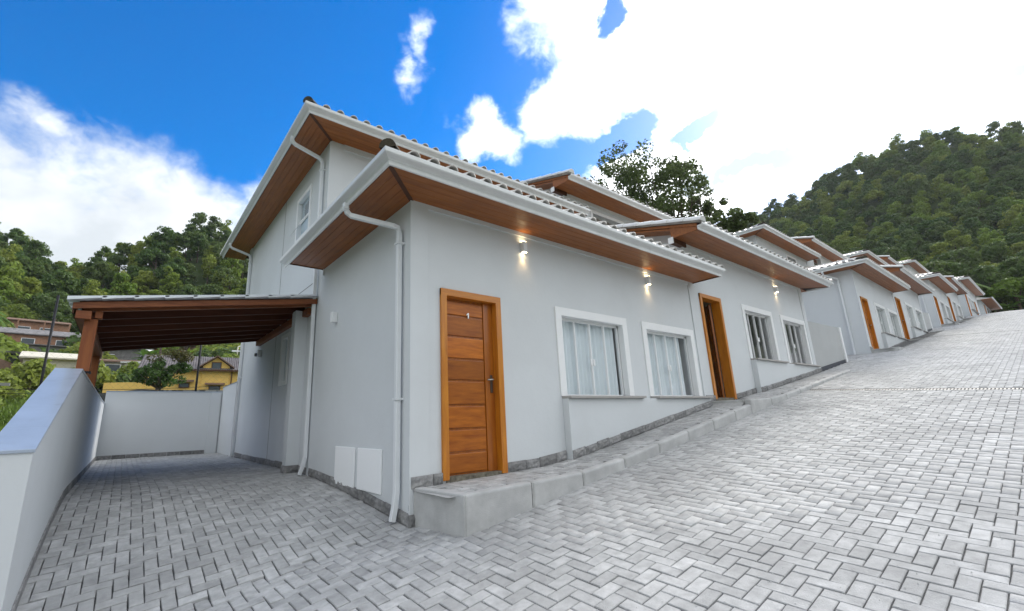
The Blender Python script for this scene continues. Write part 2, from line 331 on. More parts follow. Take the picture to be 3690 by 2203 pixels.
def H(x, y):
    """terrain"""
    x = np.asarray(x, float); y = np.asarray(y, float)
    dx = x; dy = y + 4.4; r = np.hypot(dx, dy); az = np.degrees(np.arctan2(dx, dy))
    rr = r_r(az); hz = rr * np.tan(np.radians(r_el(az)))
    # town valley on the left: explicit profile
    left = np.interp(r, [0, 8, 14, 24, 34, 50, 60, 90, 125], [-2.4, -2.6, -2.7, -1.6, 0.2, 2.6, 3.6, 9.0, 16.0])
    t = np.clip((r - 125) / (rr - 125), 0, 1)
    hl = np.where(r < 125, left, 16 + (hz - 16) * (t ** .9))
    # right: street plane then hill
    base = S(np.clip(x, -1, 100)) - .35 + np.clip(y - 12, 0, 60) * .10
    r0 = 95.
    t2 = np.clip((r - r0) / (rr - r0), 0, 1)
    plane_r0 = np.clip(base, -3, 14)
    hr = base + (hz - base) * smooth01(t2 * .5) * 2 * np.where(t2 > 0, 1, 0)
    wl = 1 - smooth01((az - 10) / 18)            # 1 = left side
    wl = np.where(az < -100, np.clip((-az - 100) / 60, 0, 1) * 0 + (1 - smooth01((-az - 100) / 60)), wl)
    h = hl * wl + hr * (1 - wl)
    # beyond the ridge fall away slowly
    h = np.where(r > rr, h - (r - rr) * .25, h)
    h = np.maximum(h, -8)
    # keep the plot itself below the paving
    inpl = (x > -1.0) & (x < 100) & (y > -9) & (y < 16)
    hp = np.minimum(G(x, np.minimum(y, 4)), S(np.clip(x, -1, 100))) - .30
    return np.where(inpl, np.minimum(np.where(y > 12.9, h, hp), hp + 0 * h) if False else np.where(y > 12.9, np.minimum(h, hp + .1), hp), h)

def build_ground():
    rad = np.concatenate([np.linspace(.0, 40, 70), np.linspace(42, 330, 110), np.array([380, 450, 600, 900, 1500, 3000])])
    azs = np.radians(np.arange(0, 360, 1.0))
    rr, aa = np.meshgrid(rad, azs, indexing='ij')
    X = rr * np.sin(aa); Y = rr * np.cos(aa) - 4.4
    Z = H(X, Y)
    n1 = np.sin(X * .11 + 1.3) * np.cos(Y * .13) + .5 * np.sin(X * .31) * np.sin(Y * .27 + 2)
    Z = Z + np.where(rr > 110, n1 * 1.6, 0) * np.clip((rr - 110) / 40, 0, 1)
    V = np.stack([X, Y, Z], -1).reshape(-1, 3)
    ni, nj = rr.shape; i, j = np.meshgrid(np.arange(ni - 1), np.arange(nj), indexing='ij'); j2 = (j + 1) % nj
    Fq = np.stack([i * nj + j, (i + 1) * nj + j, (i + 1) * nj + j2, i * nj + j2], -1).reshape(-1, 4)
    m = mat('hill_ground', (.055, .085, .022), 1.0, .3, .12, col2=(.025, .04, .013), spots=(.03, .5, .7, (.10, .085, .045), .4))
    o = big_mesh('ground', V, Fq, m, base=(0, 0, 0), smooth=True); tag(o, kind='structure')
build_ground()

# ---------------------------------------------------------------- paving
PW, PL = .101, .202
def paver_box(cx, cy, lx, ly, gap=.004):
    pass
def herring(x0, x1, y0, y1):
    i0, i1 = int(math.floor(x0 / PW)) - 2, int(math.ceil(x1 / PW)) + 2; j0, j1 = int(math.floor(y0 / PW)) - 2, int(math.ceil(y1 / PW)) + 2
    I, J = np.meshgrid(np.arange(i0, i1), np.arange(j0, j1), indexing='ij'); k = (I - J) % 4
    h = k == 0; v = k == 3
    ch = np.stack([(I[h] + 1) * PW, (J[h] + .5) * PW, np.zeros(h.sum())], -1); cv = np.stack([(I[v] + .5) * PW, (J[v] + 1) * PW, np.ones(v.sum())], -1)
    c = np.concatenate([ch, cv]); return c[(c[:, 0] > x0) & (c[:, 0] < x1) & (c[:, 1] > y0) & (c[:, 1] < y1)]
# unit paver: long axis x
def paver_shape():
    a, b = PL / 2 - .0038, PW / 2 - .0038; i = .0045
    V = []
    for (sx, sy) in ((-1, -1), (1, -1), (1, 1), (-1, 1)): V.append((sx * a, sy * b, -.045))
    for (sx, sy) in ((-1, -1), (1, -1), (1, 1), (-1, 1)): V.append((sx * a, sy * b, -.0045))
    for (sx, sy) in ((-1, -1), (1, -1), (1, 1), (-1, 1)): V.append((sx * (a - i), sy * (b - i), 0))
    Fq = [(8, 9, 10, 11)] + [(q, (q + 1) % 4, 4 + (q + 1) % 4, 4 + q) for q in range(4)] + [(4 + q, 4 + (q + 1) % 4, 8 + (q + 1) % 4, 8 + q) for q in range(4)]
    return np.array(V), np.array(Fq)
PV, PF = paver_shape()
def paver_mesh(name):
    me = bpy.data.meshes.new(name); me.from_pydata([tuple(v) for v in PV], [], [tuple(f) for f in PF]); me.materials.append(PAVER); return me
PAVER_ME = paver_mesh('paver')
def to_px(P):
    c = (np.asarray(P, float) - np.array(CAM)) @ _W.T
    with np.errstate(all='ignore'):
        return np.stack([1726 + 1625.9 * c[..., 0] / c[..., 2], 1100 + 1625.9 * c[..., 1] / c[..., 2], c[..., 2]], -1)
def lay_pavers(parent, C, hf, n_ind, fieldname='paver_field'):
    z = hf(C[:, 0], C[:, 1]); e = .08
    gx = (hf(C[:, 0] + e, C[:, 1]) - hf(C[:, 0] - e, C[:, 1])) / (2 * e); gy = (hf(C[:, 0], C[:, 1] + e) - hf(C[:, 0], C[:, 1] - e)) / (2 * e)
    n = len(C); jz = rng.normal(0, .0016, n); tx = rng.normal(0, .010, n); ty = rng.normal(0, .010, n); jr = rng.normal(0, .009, n)
    px = to_px(np.stack([C[:, 0], C[:, 1], z], -1))
    vis = (px[:, 2] > .3) & (px[:, 0] > -20) & (px[:, 0] < 3710) & (px[:, 1] > 0) & (px[:, 1] < 2230)
    score = np.where(vis, 1 / np.maximum(px[:, 2], .3), 0); order = np.argsort(-score)[:n_ind]; order = order[score[order] > 0]
    ind = np.zeros(n, bool); ind[order] = True
    ang = C[:, 2] * math.pi / 2 + jr
    for q in np.where(ind)[0]:
        nrm = Vector((-gx[q] + tx[q], -gy[q] + ty[q], 1)).normalized()
        u = Vector((math.cos(ang[q]), math.sin(ang[q]), 0)); u = (u - nrm * u.dot(nrm)).normalized(); v = nrm.cross(u)
        mw = Matrix(((u.x, v.x, nrm.x, C[q, 0]), (u.y, v.y, nrm.y, C[q, 1]), (u.z, v.z, nrm.z, z[q] + jz[q]), (0, 0, 0, 1)))
        inst(PAVER_ME, 'paver', mw, parent)
    r = ~ind
    if r.sum() == 0: return
    ca, sa = np.cos(ang[r])[:, None], np.sin(ang[r])[:, None]
    lx = PV[None, :, 0] * ca - PV[None, :, 1] * sa; ly = PV[None, :, 0] * sa + PV[None, :, 1] * ca
    X = C[r, 0][:, None] + lx; Y = C[r, 1][:, None] + ly
    Z = (z[r] + jz[r])[:, None] + (gx[r] + tx[r])[:, None] * lx + (gy[r] + ty[r])[:, None] * ly + PV[None, :, 2]
    V = np.stack([X, Y, Z], -1).reshape(-1, 3); k = r.sum()
    Fq = (PF[None] + (np.arange(k) * 12)[:, None, None]).reshape(-1, 4)
    o = big_mesh(fieldname, V, Fq, PAVER, parent=parent); tag(o, kind='stuff')
def sheet(name, x0, x1, y0, y1, hf, dz, nx, ny, m, parent=None):
    xs = np.linspace(x0, x1, nx); ys = np.linspace(y0, y1, ny); X, Y = np.meshgrid(xs, ys, indexing='ij'); Z = hf(X, Y) + dz
    V = np.stack([X, Y, Z], -1).reshape(-1, 3); i, j = np.meshgrid(np.arange(nx - 1), np.arange(ny - 1), indexing='ij')
    Fq = np.stack([i * ny + j, (i + 1) * ny + j, (i + 1) * ny + j + 1, i * ny + j + 1], -1).reshape(-1, 4)
    return big_mesh(name, V, Fq, m, parent=parent, base=(0, 0, 0) if parent is None else None, smooth=True)
KW = .80     # pavement width incl. kerb
PAIRX = [2.44, 21.85, 40.3, 58.7]; PAIRZ = [0, 2.6, 5.2, 8.05]
UW = 6.41
def ground_slot(x):   # inside the footprint of houses
    return False
PROFP_X = [2.4, 3.75, 4.4, 4.83, 8.88, 8.881, 10.15, 15.55]; PROFP_Z = [-.69, -.655, -.635, -.58, .075, .165, .195, .955]
def Ppl(x, y=None, k=0):
    dx = PAIRX[k] - PAIRX[0]; dz = float(S(PAIRX[k] + 6) - S(PAIRX[0] + 6)) + (-.22 if k == 1 else -.2 if k else 0)
    return np.interp(np.asarray(x) - dx, PROFP_X, PROFP_Z) + dz + 0 * np.asarray(x)
def build_paving():
    st = sheet('street', -7, 66, -7.5, .3, SS, -.013, 180, 26, JOINT); tag(st, kind='structure')
    C = herring(-6.5, 61, -6.9, .001)
    # cut out the raised pavements and the drain
    keep = np.ones(len(C), bool)
    for k in range(3):
        dx = PAIRX[k] - PAIRX[0]
        keep &= ~((C[:, 0] > 2.62 + dx) & (C[:, 0] < 15.3 + dx) & (C[:, 1] > -KW + .10))
    keep &= ~((C[:, 0] > 11.72) & (C[:, 0] < 12.02))
    keep &= ~((C[:, 0] > 29.4) & (C[:, 0] < 29.8))
    lay_pavers(st, C[keep], SS, 300)
    far = sheet('street', 66, 100, -7.5, .3, SS, -.004, 30, 26, mat('far_paving', (.40, .40, .395), .9, .12, 3)); tag(far, kind='structure')
    nearfar = sheet('paving_far_part', 61, 66.01, -7.5, .3, SS, -.004, 8, 26, MATS['far_paving'], parent=st)
    # shoulders beside the street
    sh = sheet('verge', -40, 100, -30, -7.5, lambda x, y: S(np.clip(x, -8, 100)) + .06 * (-6.7) + .02 + 0 * y, -.02, 60, 6, mat('verge_grass', (.06, .10, .03), 1, .3, 2)); tag(sh, kind='structure')
    dr = sheet('driveway', -.75, 2.6, .0, 12.5, lambda x, y: G(x, y), -.028, 30, 120, JOINT); tag(dr, kind='structure')
    C = herring(-.54, 2.48, 0.001, 12.34); lay_pavers(dr, C, G, 300)
    for k in (1, 2):
        dx = PAIRX[k] - PAIRX[0]
        d2 = sheet('driveway', -.75 + dx, 2.6 + dx, .0, 9, lambda x, y: G(x, y), -.013, 20, 40, JOINT); tag(d2, kind='structure')
        C = herring(-.45 + dx, 2.42 + dx, 0.0, 6); lay_pavers(d2, C, G, 0)
build_paving()

def drain():
    t = thing('channel_drain', (11.87, -3.5, float(SS(11.87, -3.5))), 'narrow black grated drain channel crossing the paved street', 'drain')
    def bar_(xa, xb, da, db, nm, m, p):
        MB().prism([(xa, -6.9, float(SS(xa, -6.9)) + da), (xb, -6.9, float(SS(xb, -6.9)) + da), (xb, -6.9, float(SS(xb, -6.9)) + db), (xa, -6.9, float(SS(xa, -6.9)) + db)], (0, 6.08, .06 * 6.08)).build(nm, m, p)
    bar_(11.735, 11.765, -.06, .004, 'channel_edge', KERB, t); bar_(11.975, 12.005, -.06, .004, 'channel_edge', KERB, t)
    bar_(11.765, 11.975, -.16, -.1, 'channel_bed', SHADOW, t)
    bar = mesh_of(MB().box(-.10, .10, -.014, .014, -.02, 0), 'grate_bar', GRATE)
    for n, y in enumerate(np.arange(-.86, -6.8, -.045)):
        inst(bar, 'grate_bar', Matrix.Translation((11.87, y, float(SS(11.87, y)) - .002)) @ Matrix.Rotation(-math.atan(.15), 4, 'Y'), t)
    bar_(11.794, 11.806, -.03, -.006, 'grate_rail', GRATE, t); bar_(11.934, 11.946, -.03, -.006, 'grate_rail', GRATE, t)
    s2 = thing('crossing_strip', (29.6, -3.5, float(SS(29.6, -3.5))), 'pale concrete band laid across the street beside the second pair of houses', 'concrete band')
    bar_(29.4, 29.8, -.1, .012, 'band', MORTAR, s2)
drain()

def pavement(k):
    dx = PAIRX[k] - PAIRX[0]
    lab = ['raised paved walkway with pale kerb in front of doors one and two', 'raised walkway and kerb before the second pair of houses', 'raised walkway and kerb before the third pair of houses'][k]
    f = lambda x, y=0: Ppl(x, y, k)
    base = sheet('sidewalk', 2.46 + dx, 15.5 + dx, -KW + .12, -.0, f, -.016, 90, 3, MORTAR if k == 0 else KERB); tag(base, kind='structure'); 
    # kerb stones
    x = 2.56 + dx; n = 0
    xs = [x]
    while x < 15.3 + dx - .3:
        x += .80 if n else .86
        xs.append(min(x, 15.45 + dx)); n += 1
    step = 8.88 + dx
    xs = sorted(set([q for q in xs if abs(q - step) > .25] + [step]))
    for a, b in zip(xs[:-1], xs[1:]):
        g = .006; mb = MB(); aa, bb = a + g, b - g
        za, zb = float(f(aa + 1e-3)), float(f(bb - 1e-3)); ga, gb = float(S(aa)) - .12, float(S(bb)) - .12
        ya, yb = -KW, -KW + .115
        za += .010; zb += .010
        pts = [(aa, ya, ga), (bb, ya, gb), (bb, ya, zb), (aa, ya, za)]
        mb.prism(pts, (0, yb - ya, 0)); o = mb.build('kerb_stone', KERB, base, bevel=.026, seg=3)
        MB().box(b - g + .0005, b + g - .0005, ya + .004, yb - .004, gb, zb - .008).build('mortar_joint', MORTAR, base)
    # end kerb at the low corner, set slightly askew
    zc = float(f(2.5 + dx)); gc = float(S(2.5 + dx)) - .12
    mb = MB(); mb.prism([(2.555 + dx, -KW, gc), (2.47 + dx, -.01, gc), (2.585 + dx, -.01, gc), (2.67 + dx, -KW + .10, gc)], (0, 0, zc - gc + .010)); mb.build('kerb_stone', KERB, base, bevel=.014, seg=3)
    # riser at the step
    zs = float(f(step - .01)); zt = float(f(step + .01))
    MB().box(step - .002, step + .10, -KW + .118, -.002, zs - .15, zt + .004).build('step_kerb', KERB, base, bevel=.01)
    MB().box(step - .0, 10.25 + dx, -KW + .12, -.003, zs - .1, zt - .002).build('landing', mat('landing_concrete', (.40, .40, .395), .9, .08, 4, .2, 60), base)
    # mortar strip along wall
    if k == 0:
        C = herring(2.66, 15.35, -KW + .135, .05)
        C = C[~((C[:, 0] > step - .1) & (C[:, 0] < 10.3))]
        lay_pavers(base, C, lambda x, y: Ppl(x, y, 0), 300)
    else:
        C = herring(2.7 + dx, 15.3 + dx, -KW + .135, .05)
        C = C[~((C[:, 0] > step - .1) & (C[:, 0] < 10.3 + dx))]
        if k == 1: lay_pavers(base, C, lambda x, y: Ppl(x, y, k), 0)
for k in range(3): pavement(k)

# ---------------------------------------------------------------- roof pieces
def tile_shape():
    mb = MB(); n = 9; prof = []
    for i in range(n):
        a = math.pi * i / (n - 1); prof.append((-.052 - .068 * math.cos(a) * 1.0 + 0, .066 * math.sin(a) + .012))
    prof += [(.045, .004), (.09, .004), (.122, .014)]
    L = .40
    V = []
    for y, dz, sc_ in ((0, 0, 1.0), (L, .0, .92)):
        for (u, w) in prof: V.append((u * 1.0, y, w * sc_ + dz))
        for (u, w) in prof: V.append((u * 1.0, y, w * sc_ + dz - .013))
    k = len(prof); mb.v = V
    for i in range(k - 1):
        mb.f.append((i, i + 1, 2 * k + i + 1, 2 * k + i)); mb.f.append((k + i, 3 * k + i, 3 * k + i + 1, k + i + 1)); mb.f.append((i, k + i, k + i + 1, i + 1)); mb.f.append((2 * k + i, 2 * k + i + 1, 3 * k + i + 1, 3 * k + i))
    return mb
TMB = tile_shape(); TV = np.array(TMB.v); TF = np.array(TMB.f)
TILE_ME = mesh_of(TMB, 'tile', TILE, True); TILEB_ME = mesh_of(TMB, 'tile', TILEB, True)
TW, TC = .245, .345
def tile_plane(parent, org, u, up, ulen, vlen, keep, ind_rows, m=TILE, me=TILE_ME, name='tile'):
    """org: eave start, u: along the eave, up: unit vector up the slope"""
    org = Vector(org); u = Vector(u).normalized(); up = Vector(up).normalized(); nrm = u.cross(up).normalized()
    if nrm.z < 0: nrm = -nrm
    flip = u.cross(up).z < 0
    nc = int(round(ulen / TW)); nr = int(math.ceil(vlen / TC)); rest = []
    upt = (up + nrm * .045).normalized()
    for r in range(nr):
        for c in range(nc):
            p = org + u * ((c + .5) * TW) + up * (r * TC)
            mid = p + up * .2
            if keep and not keep(mid): continue
            uu = -u if flip else u
            jit = random.uniform(-.004, .004)
            mw = Matrix(((uu.x, upt.x, nrm.x, p.x + u.x * jit), (uu.y, upt.y, nrm.y, p.y + u.y * jit), (uu.z, upt.z, nrm.z, p.z), (0, 0, 0, 1)))
            if r < ind_rows: inst(me, name, mw, parent)
            else: rest.append(np.array(mw))
    if rest:
        A = np.array(rest); V = np.einsum('nij,kj->nki', A[:, :3, :3], TV) + A[:, None, :3, 3]
        Fq = (TF[None] + (np.arange(len(A)) * len(TV))[:, None, None]).reshape(-1, 4)
        tag(big_mesh('tile_field', V.reshape(-1, 3), Fq, m, parent=parent, smooth=True), kind='stuff')
def caps(parent, a, b, r, m, name='ridge_tile', n=None, flat=1.0, first=None):
    a = Vector(a); b = Vector(b); d = (b - a); L = d.length; d.normalize(); n = n or max(1, int(round(L / .36))); s = L / n
    side = d.cross(Vector((0, 0, 1))).normalized(); upv = side.cross(d).normalized()
    for i in range(n):
        mb = MB(); K = 8; V = []
        for e, (t, rr) in enumerate(((0, r), (s * 1.08, r * .86))):
            for th in (0, 1):
                for q in range(K + 1):
                    an = math.pi * q / K; R_ = rr - th * .014
                    p = a + d * (i * s + t) + side * (math.cos(an) * R_) + upv * (math.sin(an) * R_ * flat)
                    V.append(tuple(p))
        k = K + 1; mb.v = V
        for q in range(K):
            mb.f += [(q, q + 1, 2 * k + q + 1, 2 * k + q), (k + q, 3 * k + q, 3 * k + q + 1, k + q + 1), (q, k + q, k + q + 1, q + 1), (2 * k + q, 2 * k + q + 1, 3 * k + q + 1, 3 * k + q)]
        if i == 0:   # closed end
            mb.f.append(tuple(range(k, 2 * k)))
        mb.build(name, (first if (i == 0 and first) else m), parent, smooth=False)
GPROF = [(.0, .0), (.028, .0), (.028, .055), (.040, .062), (.048, .075), (.105, .095), (.118, .108), (.118, .165), (.104, .172), (.098, .165), (.098, .112), (.0, .10)]
ZS, OV = 2.56, .57
GPROF = [(a * .9, b * .86) for a, b in GPROF]

def planks_front(parent, x0, x1, yw, z, ov, left_mitre, right_mitre, n=5, m=SOFF, single=False):
    w = ov / n
    if single: n = 1; w = ov
    for i in range(n):
        ya, yb = yw - ov + w * i + .002, yw - ov + w * (i + 1) - .002
        xa0 = x0 + ((ya - (yw - ov)) if left_mitre else 0) + .002; xa1 = x0 + ((yb - (yw - ov)) if left_mitre else 0) + .002
        xb0 = x1 - ((ya - (yw - ov)) if right_mitre else 0); xb1 = x1 - ((yb - (yw - ov)) if right_mitre else 0)
        MB().prism([(xa0, ya, z), (xb0, ya, z), (xb1, yb, z), (xa1, yb, z)], (0, 0, .018)).build('plank', m, parent, bevel=0 if single else .002, seg=1)
def planks_side(parent, xw, y0, y1, z, ov, n=5, sign=-1, single=False, mitre=True):
    w = ov / n
    if single: n = 1; w = ov
    for i in range(n):
        xa, xb = xw + sign * (ov - w * i) , xw + sign * (ov - w * (i + 1))
        xa -= sign * .002; xb += sign * .002
        ya = y0 + (w * i if mitre else 0); yb = y0 + (w * (i + 1) if mitre else 0)
        MB().prism([(xa, ya + .002, z), (xb, yb + .002, z), (xb, y1, z), (xa, y1, z)], (0, 0, .018)).build('plank', SOFFY, parent, bevel=0 if single else .002, seg=1)

def roof(T, name, x0, x1, yw, yend, zs, detail, left, right, full_hip, cap_end, label=None):
    """x0..x1 wall span; yw facade plane; roof rises to the back. left/right: 'hip','verge','flush'"""
    ov = OV; pit = .28; ze = zs + .118
    xe0 = x0 - (ov + .09) if left == 'hip' else x0 - .44
    xe1 = x1 + (.62 if right == 'hip' else .20)
    ye = yw - ov - .09
    rf = None
    top = .012
    yr = (ye + yend) / 2 if full_hip else yend
    zr = ze + pit * (yr - ye)
    # slab under the tiles
    mb = MB(); t = .05
    hr = min(yr - ye, (xe1 - xe0) / 2)
    def P(x, y):
        z = ze + pit * (y - ye if y <= yr else (2 * yr - ye - y))
        if left == 'hip': z = min(z, ze + pit * (x - xe0))
        if right == 'hip': z = min(z, ze + pit * (xe1 - x))
        return z
    xl = xe0 + (yr - ye) if left == 'hip' else xe0; xr = xe1 - (yr - ye) if right == 'hip' else xe1
    A = (xe0 + .02, ye + .02, ze); B = (xe1 - .02, ye + .02, ze)
    C_ = (xr, yr, zr); D = (xl, yr, zr)
    mb.poly([A, B, C_, D])
    yb = (2 * yr - ye) if full_hip else yend
    zb = ze if full_hip else None
    if full_hip:
        A2 = (xe0 + .02, yb - .02, ze); B2 = (xe1 - .02, yb - .02, ze)
        mb.poly([D, C_, B2, A2])
        if left == 'hip': mb.poly([A, D, A2])
        if right == 'hip': mb.poly([B, B2, C_])
        else: mb.poly([B, B2, C_])
    else:
        if left == 'hip': mb.poly([A, D, (xe0 + .02, yend, ze)])
        if right == 'hip': mb.poly([B, (xe1 - .02, yend, ze), C_])
        else: mb.poly([B, (xe1, yend, ze), C_])
    rf = mb.build(name, SOFFD, T, label=label)
    # tiles
    upf = Vector((0, 1, pit)).normalized(); vl = (yr - ye) * math.hypot(1, pit)
    def keepf(p):
        ok = True
        if left == 'hip': ok = ok and (p.x - xe0) > (p.y - ye) - .05
        if right == 'hip': ok = ok and (xe1 - p.x) > (p.y - ye) - .05
        return ok
    ind = detail
    tile_plane(rf, (xe0 + .02, ye + .0, ze + .012), (1, 0, 0), upf, xe1 - xe0 - .04, vl - .1, keepf, ind)
    if left == 'hip':
        ups = Vector((1, 0, pit)).normalized()
        tile_plane(rf, (xe0 + .07, ye, ze + .02), (0, 1, 0), ups, yb - ye - .05, min(vl, (yb - ye) / 2 * 1.04 if full_hip else vl) - .05,
                   lambda p: (p.y - ye) > (p.x - xe0) + .05 and ((yb - p.y) > (p.x - xe0) or not full_hip), 1 if detail else 0)
        m1 = RIDGED
        caps(rf, (xe0 + .03, ye + .03, ze + .05), (xl, yr, zr + .06), .09, TILE, n=max(4, int((yr - ye) * 1.45 / .36)), first=RIDGED)
    if right == 'hip':
        caps(rf, (xe1 - .03, ye + .03, ze + .03), (xr, yr, zr + .05), .095, TILE, n=max(4, int((yr - ye) * 1.45 / .36)))
        ups = Vector((-1, 0, pit)).normalized()
        tile_plane(rf, (xe1 + .005, ye, ze + .012), (0, 1, 0), ups, yb - ye - .05, vl - .05, lambda p: (p.y - ye) > (xe1 - p.x) + .05 and ((yb - p.y) > (xe1 - p.x) or not full_hip), 0)
    if full_hip:
        caps(rf, (xl, yr, zr + .05), (xr, yr, zr + .05), .10, TILE)
        tile_plane(rf, (xe0 + .02, yb, ze + .012), (1, 0, 0), Vector((0, -1, pit)).normalized(), xe1 - xe0 - .04, vl - .1,
                   lambda p: ((p.x - xe0) > (yb - p.y) or left != 'hip') and ((xe1 - p.x) > (yb - p.y) or right != 'hip'), 0)
    if left == 'verge':
        zg = lambda y: ze + pit * ((y - ye) if y <= yr else (2 * yr - ye - y)) - .09
        zs0 = zs + .031; pts = [(x0, yw + .01, zs0), (x0, yw + .01, max(zg(yw), zs0 + .01))] + [(x0, yr, zg(yr))] + ([(x0, 2 * yr - yw - .01, max(zg(yw), zs0 + .01)), (x0, 2 * yr - yw - .01, zs0)] if full_hip else [(x0, yr, zs0)])
        MB().prism(pts, (.16, 0, 0)).build('gable_wall', WALL, T)
        caps(rf, (xe0 + .02, ye - .03, ze + .02), (xe0 + .02, yr, zr + .02), .115, CAPW, name='verge_cap', flat=.9)
        # sloping underside and barge board
        mb = MB(); za = ze - .06
        mb.prism([(xe0 + .03, ye + .1, za + .03), (xe0 + .03, yr, za + pit * (yr - ye)), (xe0 + .03, yr, za + pit * (yr - ye) + .07), (xe0 + .03, ye + .1, za + .09)], (.02, 0, 0)); mb.build('barge_board', SOFF, rf)
        MB().prism([(xe0 + .05, ye + .12, zs + .012), (xe0 + .05, yw + .0, zs + .012), (xe0 + .05, yw, za + pit * (yw - ye) + .02), (xe0 + .05, ye + .12, za + .04)], (.02, 0, 0)).build('verge_board', SOFF, rf)
        mb = MB(); mb.prism([(xe0 + .06, yw, zs + .03 + pit * (yw - ye) - .02), (xe0 + .06, yr, zs + .03 + pit * (yr - ye) - .02), (xe0 + .06, yr, zs + .05 + pit * (yr - ye)), (xe0 + .06, yw, zs + .05 + pit * (yw - ye))], (x0 - xe0 - .06, 0, 0)); mb.build('verge_lining', SOFF, rf)
        MB().box(xe0 + .02, x0 + .1, yw - .05, yw + .05, zs - .09, zs + .02).build('bracket_beam', SOFFD, rf, bevel=.004)
        MB().box(xe0 + .015, xe0 + .035, yw - .055, yw + .055, zs - .10, zs + .03).build('bracket_cap', TRIM, rf)
    # soffit
    sf = MB().box(xe0 + .12, xe1 - .1, ye + .12, yw + .05, zs + .035, zs + .045).build('soffit', SHADOW, T)
    single = detail < 1
    lx = x0 - ov if left == 'hip' else xe0 + .04
    rx = x1 + (ov if right == 'hip' else .18)
    planks_front(sf, lx + .012, rx - .005, yw, zs + .012, ov - .015, left == 'hip', right == 'hip', single=single)
    if left == 'hip':
        ybk = yend + .02 if not full_hip else yb - .12
        MB().box(lx + .01, x0 + .02, yw - ov + .02, ybk, zs + .032, zs + .036).build('soffit_backing', SHADOW, sf)
        planks_side(sf, x0, yw - ov + .013, ybk, zs + .012, ov - .015, single=single)
        # mitre batten
        d = .018; mb = MB(); mb.prism([(lx + .01 - d, yw - ov + .012 + d, zs + .004), (lx + .01 + d, yw - ov + .012 - d, zs + .004), (x0 + d, yw - d, zs + .004), (x0 - d, yw + d, zs + .004)], (0, 0, .012)); mb.build('mitre_batten', SOFFD, sf)
    if right == 'hip':
        d = .015; mb = MB(); mb.prism([(rx - d, yw - ov + .012 - d, zs + .004), (rx + d, yw - ov + .012 + d, zs + .004), (x1 + d, yw + d, zs + .004), (x1 - d, yw - d, zs + .004)], (0, 0, .012)); mb.build('mitre_batten', SOFFD, sf)
        MB().box(x1, rx, yw, yend if not full_hip else yb - .1, zs + .012, zs + .03).build('plank', SOFFY, sf)
    else:
        MB().box(rx - .003, rx + .017, yw - ov - .02, yw, zs - .002, zs + .10).build('end_board', SOFFD, sf)
    # gutter
    path = []
    if left == 'hip':
        path.append(((x0 - ov, (yend + .25) if not full_hip else yb, zs), (-1, 0)))
        path.append(((x0 - ov, yw - ov, zs), (-1, -1)))
    else: path.append(((xe0 + .01, yw - ov, zs), (0, -1)))
    if right == 'hip':
        path.append(((x1 + ov, yw - ov, zs), (1, -1))); path.append(((x1 + ov, yend if not full_hip else yb, zs), (1, 0)))
    else: path.append(((xe1 + .02, yw - ov, zs), (0, -1)))
    g = MB().sweep(GPROF, path).build('gutter', METAL, T, bevel=.003, seg=1)
    if left == 'hip' and not full_hip:   # closed back end of the side eave
        MB().box(x0 - ov, x0, yend + .0, yend + .02, zs, zs + .14).build('end_board', SOFFD, sf)
    return rf

def downpipe(T, xg, xw, y, zg, zb, r=.042, kick=True, ydir=0):
    """from the gutter at xg to the wall plane xw"""
    k = xw - r - .012
    dx = k - xg
    path = [(xg, y + ydir, zg), (xg, y + ydir, zg - .06), (xg + .02, y + ydir, zg - .11), (xg + .07, y + ydir, zg - .145)]
    path += [(k - .07, y, zg - .26 - abs(ydir) * .1), (k - .02, y, zg - .30), (k, y, zg - .36), (k, y, zg - .45), (k, y, (zg + zb) / 2)]
    if kick: path += [(k, y, zb + .30), (k - .018, y - .0, zb + .14), (k - .045, y, zb + .01)]
    else: path += [(k, y, zb)]
    p = MB().tube(path, r, 4).build('downpipe', PIPE, T, bevel=.008)
    for z in (zg - .5, (zg * .35 + zb * .65)):
        MB().box(k - r, xw, y - r - .004, y + r + .004, z - .012, z + .012).build('pipe_clip', PIPE, p)
    for q in range(3):
        z = zg - .05 - q * .02
        MB().box(xg - r * .8 + q * .004, xg + r * .8 + q * .004, y + ydir - r * .8, y + ydir + r * .8, z - .004, z + .002).build('pipe_collar', TRIM, p)
    return p

